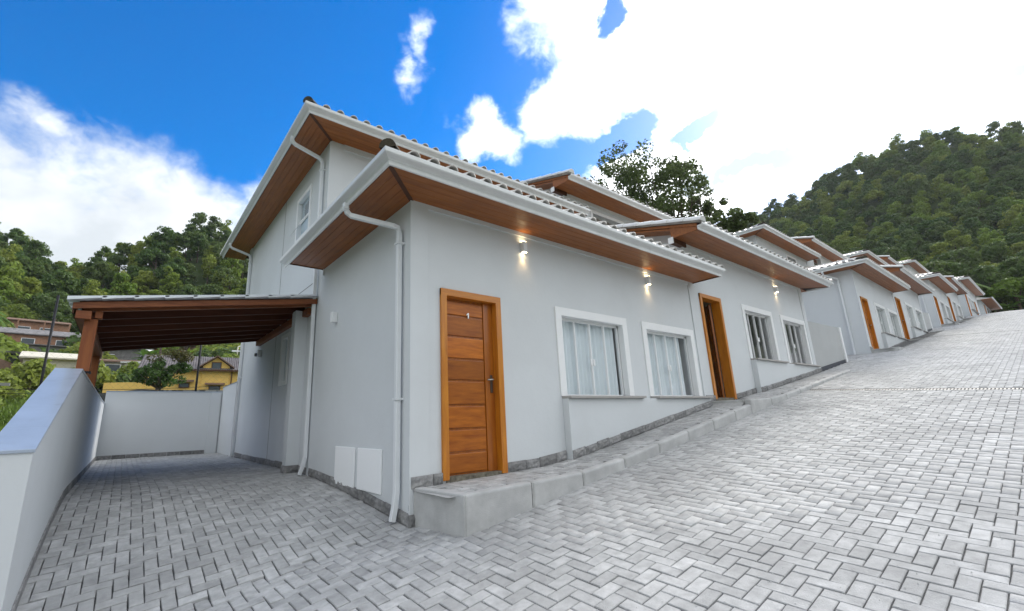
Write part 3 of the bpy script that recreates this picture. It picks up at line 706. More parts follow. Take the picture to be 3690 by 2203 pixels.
def wall_holes(x0, x1, z0, z1, y, th, holes, side='y'):
    """facade panel with openings, front at y, body behind it"""
    mb = MB(); xs = sorted({x0, x1} | {h[0] for h in holes} | {h[1] for h in holes}); zs = sorted({z0, z1} | {h[2] for h in holes} | {h[3] for h in holes})
    xs = [q for q in xs if x0 <= q <= x1]; zs = [q for q in zs if z0 <= q <= z1]
    def pt(a, d, z): return (a, y + d, z) if side == 'y' else (y + d, a, z)
    def solid(xa, xb, za, zb): return not any(h[0] <= xa + 1e-6 and xb <= h[1] + 1e-6 and h[2] <= za + 1e-6 and zb <= h[3] + 1e-6 for h in holes)
    for xa, xb in zip(xs[:-1], xs[1:]):
        for za, zb in zip(zs[:-1], zs[1:]):
            if solid(xa, xb, za, zb):
                mb.quad(pt(xa, 0, za), pt(xb, 0, za), pt(xb, 0, zb), pt(xa, 0, zb)); mb.quad(pt(xa, th, za), pt(xa, th, zb), pt(xb, th, zb), pt(xb, th, za))
    for h in holes:
        a, b, c, d = h
        mb.quad(pt(a, 0, c), pt(a, th, c), pt(a, th, d), pt(a, 0, d)); mb.quad(pt(b, 0, c), pt(b, 0, d), pt(b, th, d), pt(b, th, c))
        mb.quad(pt(a, 0, d), pt(a, th, d), pt(b, th, d), pt(b, 0, d)); mb.quad(pt(a, 0, c), pt(b, 0, c), pt(b, th, c), pt(a, th, c))
    mb.quad(pt(x0, 0, z0), pt(x0, 0, z1), pt(x0, th, z1), pt(x0, th, z0)); mb.quad(pt(x1, 0, z0), pt(x1, th, z0), pt(x1, th, z1), pt(x1, 0, z1))
    mb.quad(pt(x0, 0, z1), pt(x1, 0, z1), pt(x1, th, z1), pt(x0, th, z1))
    return mb
def build_nf(mb, *a, **k): return mb.build(*a, **k)

def window(T, xa, xb, za, zb, y, detail, sill=True, sillx=(0, .13)):
    """outer trim xa..xb, za..zb on facade plane y"""
    tw = .125; w = MB()
    gx0, gx1, gz1 = xa + tw + .03, xb - tw - .02, zb - tw - .02
    w.prism([(xa, y - .022, za), (xa, y - .022, zb), (xb, y - .022, zb), (xb, y - .022, za), (xb - tw, y - .022, za), (xb - tw, y - .022, zb - tw), (xa + tw, y - .022, zb - tw), (xa + tw, y - .022, za)], (0, .10, 0))
    win = w.build('window', TRIM, T, bevel=.004)
    yf = y + .085
    fr = MB(); fw = .028
    fr.box(xa + tw, xb - tw, yf, yf + .04, zb - tw - fw * 1.4, zb - tw + .01); fr.box(xa + tw, xb - tw, yf, yf + .04, za, za + fw)
    fr.box(xa + tw - .005, xa + tw + fw, yf, yf + .04, za, zb - tw); fr.box(xb - tw - fw, xb - tw + .005, yf, yf + .04, za, zb - tw)
    fr.build('window_frame', TRIM, win)
    n = 4; L = (xb - xa - 2 * tw - 2 * fw) / n; x = xa + tw + fw
    for i in range(n):
        yy = yf + (.012 if i in (0, 3) else .026)
        MB().box(x + i * L, x + (i + 1) * L, yy, yy + .006, za + fw, zb - tw - fw * 1.4).build('pane', GLASS, win)
        if i < 3: MB().box(x + (i + 1) * L - .011, x + (i + 1) * L + .011, yf - .004, yf + .034, za + fw, zb - tw - fw * 1.4).build('mullion', TRIM, win)
    if detail:
        xm = x + 2 * L; zm = za + (zb - za) * .40
        MB().box(xm - .055, xm - .013, yf - .022, yf + .004, zm - .055, zm + .055).build('latch', TRIM, win, bevel=.012)
        MB().box(xm + .013, xm + .055, yf - .022, yf + .004, zm - .055, zm + .055).build('latch', TRIM, win, bevel=.012)
    if sill:
        MB().box(xa + .03 - sillx[0], xb + sillx[1], y - .17, y + .05, za - .035, za).build('sill', mat('granite_sill', (.42, .40, .385), .35, .1, 40), win, bevel=.004)
    return win

def door(T, xa, xb, za, zb, y, opened, number=None, detail=True):
    fw = .085
    fr = MB(); 
    fr.box(xa, xa + fw, y - .03, y + .16, za, zb); fr.box(xb - fw, xb, y - .03, y + .16, za, zb)
    jamb = None
    lx0, lx1 = xa + fw + .035, xb - fw - .01
    if not opened:
        d = MB().box(xa + fw, xb - fw + .0, y + .085, y + .12, za + .03, zb - fw).build('door', DOORS, T)
    else:
        # leaf swung inwards, hinged on the right jamb
        hx_, hy_, th_ = xb - fw - .005, y + .175, R(40)
        def swing(mb):
            mb.v = [(hx_ + (a - hx_) * math.cos(th_) - (b - hy_) * math.sin(th_), hy_ + (a - hx_) * math.sin(th_) + (b - hy_) * math.cos(th_), c) for a, b, c in mb.v]; return mb
        d = swing(MB().box(hx_, hx_ + .74, hy_, hy_ + .036, za + .03, zb - fw - .01)).build('door', DOORS, T)
    df = fr.build('door_frame', DOORF, d, bevel=.004)
    MB().prism([(xa + .0, y - .0301, zb - fw), (xb, y - .0301, zb - fw), (xb, y - .0301, zb), (xa, y - .0301, zb)], (0, .19, 0)).build('door_lintel', mat('door_lintel_wood', (.62, .235, .018), .36, .1, 4.0, .04, 60, stretch=(.6, 6, 6), col2=(.43, .135, .014), spec=.45, coat=.2), d, bevel=.004)
    zt = [1.42, 1.23, .97, .70, .44, .15, -.12, -.38, -.615]
    zt = [zb - (1.53 - q) for q in zt]
    if not opened:
        px0, px1 = xa + fw + .055, xb - fw - .155
        tx = xb - fw - .12
        for i in range(8):
            MB().box(px0, px1, y + .066, y + .09, zt[i + 1] + .014, zt[i] - .010).build('door_panel', DOORP, d, bevel=.008)
        MB().box(px1 + .012, xb - fw, y + .064, y + .086, za + .03, zb - fw).build('door_stile', DOORS, d, bevel=.004)
        if detail:
            hx = xb - .135; hz = zb - 1.10
            h = MB().box(hx - .02, hx + .02, y + .054, y + .066, hz - .13, hz + .09).build('door_handle', HANDLED, d, bevel=.012)
            MB().tube([(hx, y + .06, hz + .03), (hx, y + .02, hz + .03), (hx - .015, y + .005, hz + .03), (hx - .10, y + .005, hz + .025)], .010, 8).build('lever', HANDLE, d, smooth=True)
    else:
        for i in range(8):
            swing(MB().box(hx_ + .12, hx_ + .70, hy_ + .036, hy_ + .05, zt[i + 1] + .012, zt[i] - .012)).build('door_panel', DOORP, d, bevel=.005)
        hz = zb - 1.1
        swing(MB().box(hx_ + .66, hx_ + .70, hy_ + .036, hy_ + .075, hz - .1, hz + .1)).build('door_handle', HANDLED, d, bevel=.006)
    if number:
        # a numeral one with its small flag
        cx, z0_, z1_ = xa + .455, zb - .315, zb - .245
        mb = MB(); yy = y + .054
        pts = [(cx - .004, z0_), (cx + .012, z0_), (cx + .012, z1_), (cx - .002, z1_), (cx - .022, z1_ - .020), (cx - .022, z1_ - .034), (cx - .004, z1_ - .022)]
        mb.prism([(a, yy, b) for a, b in pts], (0, .006, 0)); mb.build('door_number', mat('number_white', (.95, .95, .95), .5, .0), d)
    MB().box(xa + fw - .03, xb - fw + .03, y - .01, y + .17, za - .06, za + .03).build('threshold', mat('threshold_stone', (.20, .18, .14), .8, .3, 20, .4, 40), d)
    return d

STONE_MES = []
for q in range(5):
    bm = bmesh.new(); 
    r_ = bmesh.ops.create_grid(bm, x_segments=7, y_segments=4, size=.5)
    for v in bm.verts:
        x, z = v.co.x, v.co.y; edge = max(abs(x), abs(z)) > .49
        d = 0 if edge else random.uniform(.25, 1.0)
        v.co = Vector((x + (0 if edge else random.uniform(-.05, .05)), -d * .5, z))
    back = [v for v in bm.verts]
    bm2faces = list(bm.faces)
    ext = bmesh.ops.extrude_face_region(bm, geom=bm2faces)
    for v in [g for g in ext['geom'] if isinstance(g, bmesh.types.BMVert)]: pass
    for v in back:
        if v.is_valid: v.co.y = .5
    bmesh.ops.recalc_face_normals(bm, faces=bm.faces)
    me = bpy.data.meshes.new('stone'); bm.to_mesh(me); bm.free(); me.materials.append(STONE); STONE_MES.append(me)
def stone_course(parent, pts, hs, nrm, ln=.31, depth=.045, seed=1):
    """pts: function t->(x,y,z_bottom) for t in 0..L, laid along a wall whose outward normal is nrm"""
    rd = random.Random(seed); f, L = pts; t = 0
    nrm = Vector(nrm)
    while t < L - .04:
        l = min(ln * rd.uniform(.75, 1.2), L - t)
        if L - t - l < .1: l = L - t
        a = Vector(f(t)); b = Vector(f(t + l)); mid = (a + b) / 2; u = (b - a)
        ux = u / l; h = hs * rd.uniform(.94, 1.05)
        # box local: x along, y into the wall, z up (sheared so joints stay vertical)
        lx = l - .008
        mw = Matrix(((ux.x * lx, -nrm.x * depth, 0, mid.x + nrm.x * depth * .3), (ux.y * lx, -nrm.y * depth, 0, mid.y + nrm.y * depth * .3), (ux.z * lx, 0, h, mid.z + h / 2), (0, 0, 0, 1)))
        me = STONE_MES[rd.randrange(5)]
        o = bpy.data.objects.new('stone', me); COL.objects.link(o); o.parent = parent; off = OFF.get(parent.name, Vector((0, 0, 0)))
        # bake the shear into a mesh of its own
        m2 = me.copy(); m2.transform(Matrix.Translation(-off) @ mw); o.data = m2; OFF[o.name] = off
        t += l

def wall_lamp(T, x, y, z, lit=True, axis='y'):
    if axis == 'y': b = MB().box(x - .036, x + .036, y - .078, y - .002, z - .078, z + .078)
    else: b = MB().box(x - .085, x - .002, y - .045, y + .045, z - .08, z + .08)
    l = b.build('wall_lamp', TRIM, T, bevel=.006)
    if lit:
        for s, e in ((1, 40), (-1, 60)):
            MB().box(x - .03, x + .03, y - .07, y - .02, z + s * .079 - .003, z + s * .079 + .003).build('lamp_lens', LAMPE, l)
            li = bpy.data.lights.new('lamp_glow', 'SPOT'); li.energy = .8 if s < 0 else .12; li.color = (1, .66, .30); li.spot_size = R(95); li.spot_blend = .9; li.shadow_soft_size = .02
            lo = bpy.data.objects.new('lamp_glow', li); COL.objects.link(lo); lo.parent = l
            off = OFF[l.name]; lo.location = Vector((x, y - .05, z + s * .088)) - off
            lo.rotation_euler = (0 if s < 0 else math.pi, 0, 0)
    return l

LABELS = [
 ('pale grey two-storey house with the closed wooden door marked 1 at the street corner', 'house'),
 ('grey two-storey house whose open wooden door shows a white chair inside', 'house'),
 ('grey house past the first gap, its downpipe beside a closed brown door', 'house'),
 ('grey house with a white capped roof edge, upper half of the second pair', 'house'),
 ('white house with violet tinted windows, lower half of the third pair', 'house'),
 ('white house with a tall dark step below its door, upper half of the third pair', 'house'),
 ('white house in the fourth row with two dark doors under one long roof', 'house'),
]
def unit(i):
    k = i // 2; first = i % 2 == 0
    x0 = PAIRX[k] + (0 if first else UW); dz = PAIRZ[k] + (0 if first else .86)
    if i == 6: dz = PAIRZ[3]
    W_ = UW if first else 6.70
    if i == 6: W_ = 9.8
    x1 = x0 + W_; zs = ZS + dz; fl = -.62 + dz
    detail = 2 if i < 2 else (1 if i < 4 else 0)
    T = thing('row_house', (x0, 0, fl), LABELS[i][0], LABELS[i][1], 'row houses stepping up the street')
    YD, YB = 3.05, 9.84; zt = 5.08 + dz; gz = min(float(S(x0)), -.8 + dz) - .8
    th = .18
    # openings
    dxa, dxb = x0 + .39, x0 + 1.32; dza, dzb = fl - .03, 1.53 + dz
    w1 = (x0 + 2.37, x0 + 4.10, .26 + dz, 1.55 + dz); e = 0 if first else .12
    w2 = (x0 + 4.55 + e, x0 + 6.31 + e, .26 + dz, 1.55 + dz)
    holes = [(dxa + .02, dxb - .02, dza, dzb - .02), (w1[0] + .1, w1[1] - .1, w1[2], w1[3] - .1), (w2[0] + .1, w2[1] - .1, w2[2], w2[3] - .1)]
    if i == 6: holes.append((x0 + 6.5, x0 + 7.4, dza, dzb)); 
    wall = wall_holes(x0, x1, gz, zs + .03, 0.0, th, holes).build('front_wall', WALL, T)
    # raised band, corner pilaster and the lower panel under the windows
    pw = .23
    MB().box(x0 - .018, x0 + pw, -.018, .0 - .001, gz, zs + .02).build('pilaster', WALL, wall, bevel=.003)
    MB().box(x0 + pw, x1 + (0 if first else .0), -.018, -.001, zs - .05, zs + .02).build('top_band', WALL, wall)
    if not first: MB().box(x1 - .22, x1 + .015, -.018, -.001, gz, zs - .05).build('pilaster', WALL, wall)
    if i < 6:
        MB().box(x0 + 2.40, x1 + (.03 if first else 0), -.11, -.001, gz, w1[2] - .036).build('lower_panel', WALL, wall, bevel=.004)
    if first: MB().box(x1 - .012, x1 + .004, -.014, -.003, gz, zs).build('joint', WALLD, wall)
    # side walls of the front wing, back
    left = MB().box(x0, x0 + th, th, YD, gz, zs + .03) if first else MB().box(x0 - .001, x0 + th, th, YD, gz, zs + .03)
    left.build('side_wall', WALL, T)
    MB().box(x1 - th, x1 - .003, th, YD, gz, zs + .03).build('side_wall', WALL, T)
    # rooms behind the openings
    MB().box(x0 + th, x1 - th, th, YD - .02, fl - .08, fl).build('floor', FLOORI, T)
    MB().box(x0 + th, x1 - th, YD - .02, YD, fl, zs).build('room_back_wall', INNER, T)
    MB().box(x0 + th + .001, x1 - th - .001, th + .001, YD - .02, zs - .06, zs).build('ceiling', INNER, T)
    # the tall part
    tall_holes = [] 
    if first: tall_side_holes = [(4.10, 4.92, 3.70 + dz, 4.60 + dz), (4.96, 5.40, .82 + dz, 1.72 + dz)]
    else: tall_side_holes = []
    sw = wall_holes(YD, YB, gz, zt + .03, x0, th, tall_side_holes, side='x').build('tall_side_wall', WALL, T)
    fw_ = MB(); xw = (x0 + 1.5, x0 + 2.9, 4.0 + dz, 4.75 + dz) 
    uw = (x0 + (3.6 if first else 1.2), x0 + (4.7 if first else 2.6), 4.0 + dz, 4.78 + dz)
    wall_holes(x0 + th, x1 - .0, zs - .1, zt + .03, YD, th, [uw]).build('upper_front_wall', WALL, T)
    MB().box(x1 - th, x1 - .002, YD + th, YB, gz, zt + .03).build('tall_side_wall', WALL, T)
    MB().box(x0, x1, YB - .001, YB + th, gz, zt + .03).build('rear_wall', WALL, T)
    MB().box(x0 - .02, x0 + .25, YD - .02, YD - .001, zs - .1, zt - .03).build('upper_pilaster', WALL, T)
    MB().box(x0 + .25, x1, YD - .02, YD - .001, zt - .10, zt + .02).build('upper_band', WALL, T)
    # upper front window
    ww = MB(); a, b, c, d = uw
    ww.prism([(a - .09, YD - .02, c - .09), (a - .09, YD - .02, d + .09), (b + .09, YD - .02, d + .09), (b + .09, YD - .02, c - .09)], (0, .018, 0))
    wn = MB(); 
    for (p_, q_, r_, s_) in ((a - .09, b + .09, d, d + .09), (a - .09, b + .09, c - .09, c), (a - .09, a, c, d), (b, b + .09, c, d)): wn.box(p_, q_, YD - .025, YD + .03, r_, s_)
    wn = wn.build('window', TRIM, T)
    MB().box(a, b, YD + .05, YD + .056, c, d).build('pane', GLASS, wn); MB().box(a, b, YD + .3, YD + .32, c - .2, d + .2).build('back_panel', INNER, wn)
    # window things on the facade
    door(T, dxa, dxb, dza, dzb, 0.0, i == 1, number=(i == 0), detail=detail > 0)
    if i == 6: door(T, x0 + 6.48, x0 + 7.42, dza, dzb, 0.0, False, detail=False)
    window(T, *w1, 0.0, detail, sillx=(0, .10)); window(T, *w2, 0.0, detail, sillx=(0, .12 if first else .1))
    # roofs
    roof(T, 'wing_roof', x0, x1, 0, YD, zs, detail, 'hip' if first else 'verge', 'flush' if first and i != 6 else 'hip', False, True)
    roof(T, 'roof', x0, x1, YD, 10.9, zt, detail, 'hip' if first else 'verge', 'flush' if first and i != 6 else 'hip', True, True)
    if first:
        if i == 0:
            downpipe(T, x0 - OV - .05, x0, .20, zs + .01, float(G(x0, .2)) - .0, ydir=.30)
            downpipe(T, x0 - OV - .05, x0, 3.32, zt + .01, 2.75, kick=False, ydir=0)
            zb_ = float(G(x0, 3.3)); k_ = x0 - .055; MB().tube([(k_, 3.34, 2.74), (k_, 3.34, 1.0), (k_, 3.34, zb_ + .28), (k_ - .03, 3.34, zb_ + .13), (k_ - .07, 3.34, zb_ + .01)], .042, 4).build('downpipe', PIPE, T, bevel=.008)
            downpipe(T, x0 - OV - .05, x0, 9.45, zt + .01, float(G(x0, 9.3)), ydir=0)
        else:
            downpipe(T, x0 - OV - .05, x0, .45, zs + .01, float(G(x0 - .3, .3)) + .0, ydir=.3)
            downpipe(T, x0 - OV - .05, x0, 3.5, zt + .01, zs + .3, kick=False)
    if i == 0: side_details(T, x0)
    # base stones
    if k < 2:
        fP = lambda x: float(Ppl(x, 0, k))
        if first:
            stone_course(wall, (lambda t: (x0 + t, -.018, fP(x0 + t + .02) + .0), .39), .115, (0, -1, 0), seed=3 + i)
            stone_course(wall, (lambda t: (x0 + 1.32 + t, 0, fP(x0 + 1.32 + t)), 1.07), .115, (0, -1, 0), seed=5 + i)
            stone_course(wall, (lambda t: (x0 + 2.40 + t, -.11, fP(x0 + 2.40 + t)), 4.03), .11, (0, -1, 0), seed=8 + i)
        else:
            stone_course(wall, (lambda t: (x0 + .03 + t, -.018, fP(x0 + .05 + t)), .36), .115, (0, -1, 0), seed=13 + i)
            stone_course(wall, (lambda t: (x0 + 1.32 + t, 0, fP(x0 + 1.32 + t)), 1.07), .115, (0, -1, 0), seed=15 + i)
            stone_course(wall, (lambda t: (x0 + 2.40 + t, -.11, fP(x0 + 2.40 + t)), W_ - 2.42), .11, (0, -1, 0), seed=18 + i)
    if i == 0:
        wall_lamp(T, 4.23, 0, 2.335); wall_lamp(T, 7.33, 0, 2.345)
    if i == 1: wall_lamp(T, 13.55, 0, 3.10)
    return T, (w1, w2)
def side_details(T, x0):
    # base stones along the driveway
    sidew = MB().box(x0 - .002, x0 - .001, .02, .03, -.9, -.85).build('stone_course', STONE, T)
    g = lambda y: float(G(x0 - .05, y))
    stone_course(sidew, (lambda t: (x0, .0 + t, g(t) - .01), 3.26), .13, (-1, 0, 0), seed=40)
    stone_course(sidew, (lambda t: (x0, 3.40 + t, g(3.4 + t) - .01), .40), .12, (-1, 0, 0), seed=41)
    stone_course(sidew, (lambda t: (x0, 4.06 + t, g(4.06 + t) - .01), 5.30), .12, (-1, 0, 0), ln=.42, seed=42)
    # front end of the corner stone below the walkway
    stone_course(sidew, (lambda t: (x0 + t - .03, -.02, g(0) - .02), .12), .14, (0, -1, 0), seed=43)
    # buttress pillar
    pb = MB().box(x0 - .21, x0, 3.82, 4.04, -.9, 1.98).build('buttress', WALL, T, bevel=.004)
    stone_course(pb, (lambda t: (x0 - .21 + t, 3.82, g(3.82) - .01), .21), .13, (0, -1, 0), seed=44)
    stone_course(pb, (lambda t: (x0 - .21, 3.80 + t, g(3.82) - .01), .26), .13, (-1, 0, 0), seed=45)
    # wall joints
    for (ya, yb, za, zb) in ((5.985, 5.998, -.75, 2.42), (5.985, 5.998, 2.48, 5.12), (3.42, 9.8, 2.462, 2.474)):
        MB().box(x0 - .004, x0 - .001, ya, yb, za, zb).build('joint', WALLD, T)
    MB().box(x0 - .03, x0 - .001, 9.54, 9.80, -.78, 5.1).build('rear_pilaster', WALL, T)
    # upper side window standing open
    for (a, b, c, d, op) in ((4.12, 4.90, 3.72, 4.58, True), (4.98, 5.38, .84, 1.70, False)):
        m_ = MB(); f = .085
        for (p_, q_, r_, s_) in ((a - f, b + f, d, d + f), (a - f, b + f, c - f, c), (a - f, a, c, d), (b, b + f, c, d)): m_.box(x0 - .022, x0 + .09, p_, q_, r_, s_)
        w = m_.build('window', TRIM, T, bevel=.004)
        MB().box(x0 + .075, x0 + .085, a, b, c, d).build('back_panel', mat('frosted_back', (.55, .66, .74), .35), w)  # added pale blue panel, its colour standing in for the pane's reflection
        if op:
            t = .30
            d2 = c + .42; MB().box(x0 + .05, x0 + .056, a, b, d2, d).build('pane', GLASS, w); MB().box(x0 + .03, x0 + .07, a, b, d2 - .015, d2 + .015).build('transom', TRIM, w)
            MB().prism([(x0 + .02, a + .02, d2 - .03), (x0 + .02, b - .02, d2 - .03), (x0 - .16, b - .02, c + .06), (x0 - .16, a + .02, c + .06)], (.006, 0, .004)).build('pane', GLASS, w)
            mb = MB(); 
            for yy in (a + .02, b - .04): mb.prism([(x0 + .02, yy, d2 - .03), (x0 + .02, yy + .02, d2 - .03), (x0 - .165, yy + .02, c + .05), (x0 - .165, yy, c + .05)], (.02, 0, .012))
            mb.build('sash', TRIM, w)
        else:
            MB().box(x0 + .05, x0 + .056, a, b, c, d).build('pane', GLASS, w)
    # two meter covers
    for ya, yb in ((1.43, 2.11), (.65, 1.33)):
        MB().box(x0 - .022, x0 - .002, ya, yb, -.81, -.32).build('meter_cover', mat('meter_white', (.93, .94, .95), .5, .0), T, bevel=.006)
    wall_lamp(T, x0, 2.35, 1.58, lit=False, axis='x')
    wall_lamp(T, x0, 7.29, 1.66, lit=False, axis='x')
    MB().tube([(x0, 7.42, 1.66), (x0 - .12, 7.42, 1.64)], .04, 8).build('floodlight', mat('grey_plastic', (.25, .25, .25), .5), T)
WIN = []
for i in range(7):
    T, w = unit(i); WIN.append(w)

# small last house at the head of the street
def last_house():
    x0, z0 = 79.0, 9.1
    T = thing('row_house', (x0, 0, z0), 'low pale house under a white tiled roof at the top end of the street', 'house')
    w = MB().box(x0, x0 + 9, 0.3, 6, z0 - 1, z0 + 2.5).build('wall', WALL, T)
    mb = MB(); mb.prism([(x0 - .8, -.6, z0 + 2.5), (x0 - .8, 6.6, z0 + 2.5), (x0 - .8, 3, z0 + 3.5)], (10.6, 0, 0)); rf = mb.build('roof', TILE, T)
    MB().box(x0 - .8, x0 + 9.8, -.7, -.6, z0 + 2.42, z0 + 2.6).build('gutter', METAL, T); MB().box(x0 - .8, x0 + 9.8, -.6, .3, z0 + 2.44, z0 + 2.49).build('soffit', SOFF, T)
    MB().box(x0 + 1.2, x0 + 2.1, .27, .3, z0, z0 + 2.1).build('door', DOORF, T)
    for a in (3.4, 5.8): 
        q = MB().box(x0 + a, x0 + a + 1.5, .26, .3, z0 + .9, z0 + 2.1).build('window', TRIM, T); MB().box(x0 + a + .1, x0 + a + 1.4, .25, .259, z0 + 1.0, z0 + 2.0).build('pane', mat('dark_pane', (.08, .1, .11), .2), q)
last_house()

# ---------------------------------------------------------------- curtains and the chair
def curtain(xa, xb, za, zb, y, m, label, seed=0, waves=9):
    rd = random.Random(seed); n = waves * 8; mb = MB(); pts = []
    ph = rd.uniform(0, 6)
    for q in range(n + 1):
        t = q / n; x = xa + (xb - xa) * t; yy = y + .026 * math.sin(t * waves * 2 * math.pi + ph + .8 * math.sin(t * 9 + ph)) + .010 * math.sin(t * 31 + ph)
        pts.append((x, yy))
    for (x, yy) in pts: mb.v += [(x, yy * 1.0, za), (x + .004, y + (yy - y) * .8, zb)]
    for q in range(n): mb.f.append((2 * q, 2 * q + 2, 2 * q + 3, 2 * q + 1))
    c = len(mb.v); mb2 = MB(); mb2.v = mb.v + [(a, b + .004, z) for a, b, z in mb.v]; mb2.f = mb.f + [(f[0] + c, f[3] + c, f[2] + c, f[1] + c) for f in mb.f] + [(0, 1, 1 + c, c), (2 * n, 2 * n + c, 2 * n + 1 + c, 2 * n + 1)]
    o = mb2.build('curtain', m, None, smooth=True, base=((xa + xb) / 2, y, za)); tag(o, label, 'curtain', 'curtains hanging behind the windows'); return o
def curtains():
    (a1, a2), (b1, b2) = WIN[0], WIN[1]
    curtain(a1[0] + .12, a1[0] + 1.00, .28, 1.44, .168, CURT, 'pale pleated curtain behind the window nearest the door marked 1', 1, 10)
    curtain(a1[0] + .97, a1[0] + 1.56, .28, 1.44, .168, CURT, 'narrower pale curtain gathered at the end of the window nearest door 1', 2, 5)
    curtain(a2[0] + .12, a2[0] + .96, .28, 1.44, .168, CURT, 'pale pleated curtain behind the window beside the open door', 3, 8)
    curtain(a2[0] + .93, a2[0] + 1.48, .28, 1.44, .168, CURT, 'second pale curtain gathered in the window beside the open door', 4, 5)
    txt = ['lower window nearest the downpipe', 'window beside the joint of the second pair']
    for j, i in enumerate((2, 3)):
        for q, w in enumerate(WIN[i]):
            curtain(w[0] + .75, w[1] - .14, w[2] + .02, w[3] - .06, .30, CURTG, ['greenish curtain in the first window past the house with the long downpipe', 'greenish curtain in the second window of the house with the long downpipe', 'greenish curtain in the first window of the upper house of the second pair', 'greenish curtain in the last window of the upper house of the second pair'][j * 2 + q], 10 + j * 2 + q, 7)
curtains()
def chair():
    x, y, z = 11.35, 1.15, .24; m = mat('white_metal_chair', (.42, .44, .46), .4, metal=.2)
    T = thing('metal_chair', (x, y, z), 'white metal chair with crossed backrest just inside the open door', 'chair')
    r = .012
    for (a, b) in ((-.2, -.2), (.2, -.2)): MB().tube([(x + a, y + b, z), (x + a, y + b, z + .95)], r, 6).build('back_leg', m, T, smooth=True)
    for (a, b) in ((-.2, .2), (.2, .2)): MB().tube([(x + a, y + b, z), (x + a, y + b, z + .45)], r, 6).build('leg', m, T, smooth=True)
    MB().box(x - .22, x + .22, y - .22, y + .22, z + .44, z + .475).build('seat', m, T, bevel=.01)
    b = MB().tube([(x - .2, y - .2, z + .93), (x + .2, y - .2, z + .93)], r, 6)
    for zz in (.55, .62, .86): b.tube([(x - .2, y - .2, z + zz), (x + .2, y - .2, z + zz)], .009, 6)
    b.tube([(x - .2, y - .2, z + .62), (x + .2, y - .2, z + .86)], .008, 6).tube([(x + .2, y - .2, z + .62), (x - .2, y - .2, z + .86)], .008, 6); b.build('backrest', m, T, smooth=True)
    s = MB()
    for zz in (.12, .28): s.tube([(x - .2, y - .2, z + zz), (x + .2, y - .2, z + zz)], .008, 6).tube([(x - .2, y + .2, z + zz), (x + .2, y + .2, z + zz)], .008, 6)
    s.build('stretcher', m, T, smooth=True)
chair()

# ---------------------------------------------------------------- yard walls
def parapet(dx, dz, label, xin=-.47):
    xa, xb = xin - .23 + dx, xin + dx
    T = thing('parapet_wall', (xb, .12, float(G(xb, .1))), label, 'wall', 'yard walls')
    y0, y1, y2 = .12, 2.87, 12.3 if dx == 0 else 9; za, zb = -.13 + dz, .71 + dz; gb = -2.6 + dz
    MB().prism([(xa, y0, gb), (xa, y0, za), (xa, y1, zb), (xa, y2, zb), (xa, y2, gb)], (xb - xa, 0, 0)).build('wall_body', WALL, T)
    t = .024; o = .012
    # granite coping in slabs
    L = [(y0 - .015, .62), (.62, y1)] ; s = (zb - za) / (y1 - y0)
    zf = lambda y: za + s * (y - y0)
    for a, b in L:
        MB().prism([(xa - o, a + .002, zf(a) + .001), (xa - o, b - .002, zf(b) + .001), (xa - o, b - .002, zf(b) + t), (xa - o, a + .002, zf(a) + t)], (xb - xa + 2 * o, 0, 0)).build('coping_slab', GRAN, T, bevel=.003)
    y = y1
    while y < y2 - .05:
        e = min(y + 1.3, y2); MB().box(xa - o, xb + o, y + .002, e - .002, zb + .001, zb + t).build('coping_slab', GRAN, T, bevel=.003); y = e
    if dx == 0:
        n = 24; ys = np.linspace(.2, 12.28, n)
        for a, b in zip(ys[:-1], ys[1:]):
            ga, gb_ = float(G(xb, a)), float(G(xb, b))
            MB().prism([(xb, a + .003, ga - .03), (xb, b - .003, gb_ - .03), (xb, b - .003, gb_ + .10), (xb, a + .003, ga + .10)], (.014, 0, 0)).build('skirting', STONE, T)
    return T
parapet(0, 0, 'long pale boundary wall with sloping granite coping beside the nearest driveway')
parapet(19.41, 2.66, 'low boundary wall of the second driveway, seen end on past the open door house')
parapet(37.86, 5.25, 'pale boundary wall end standing before the third pair of houses')
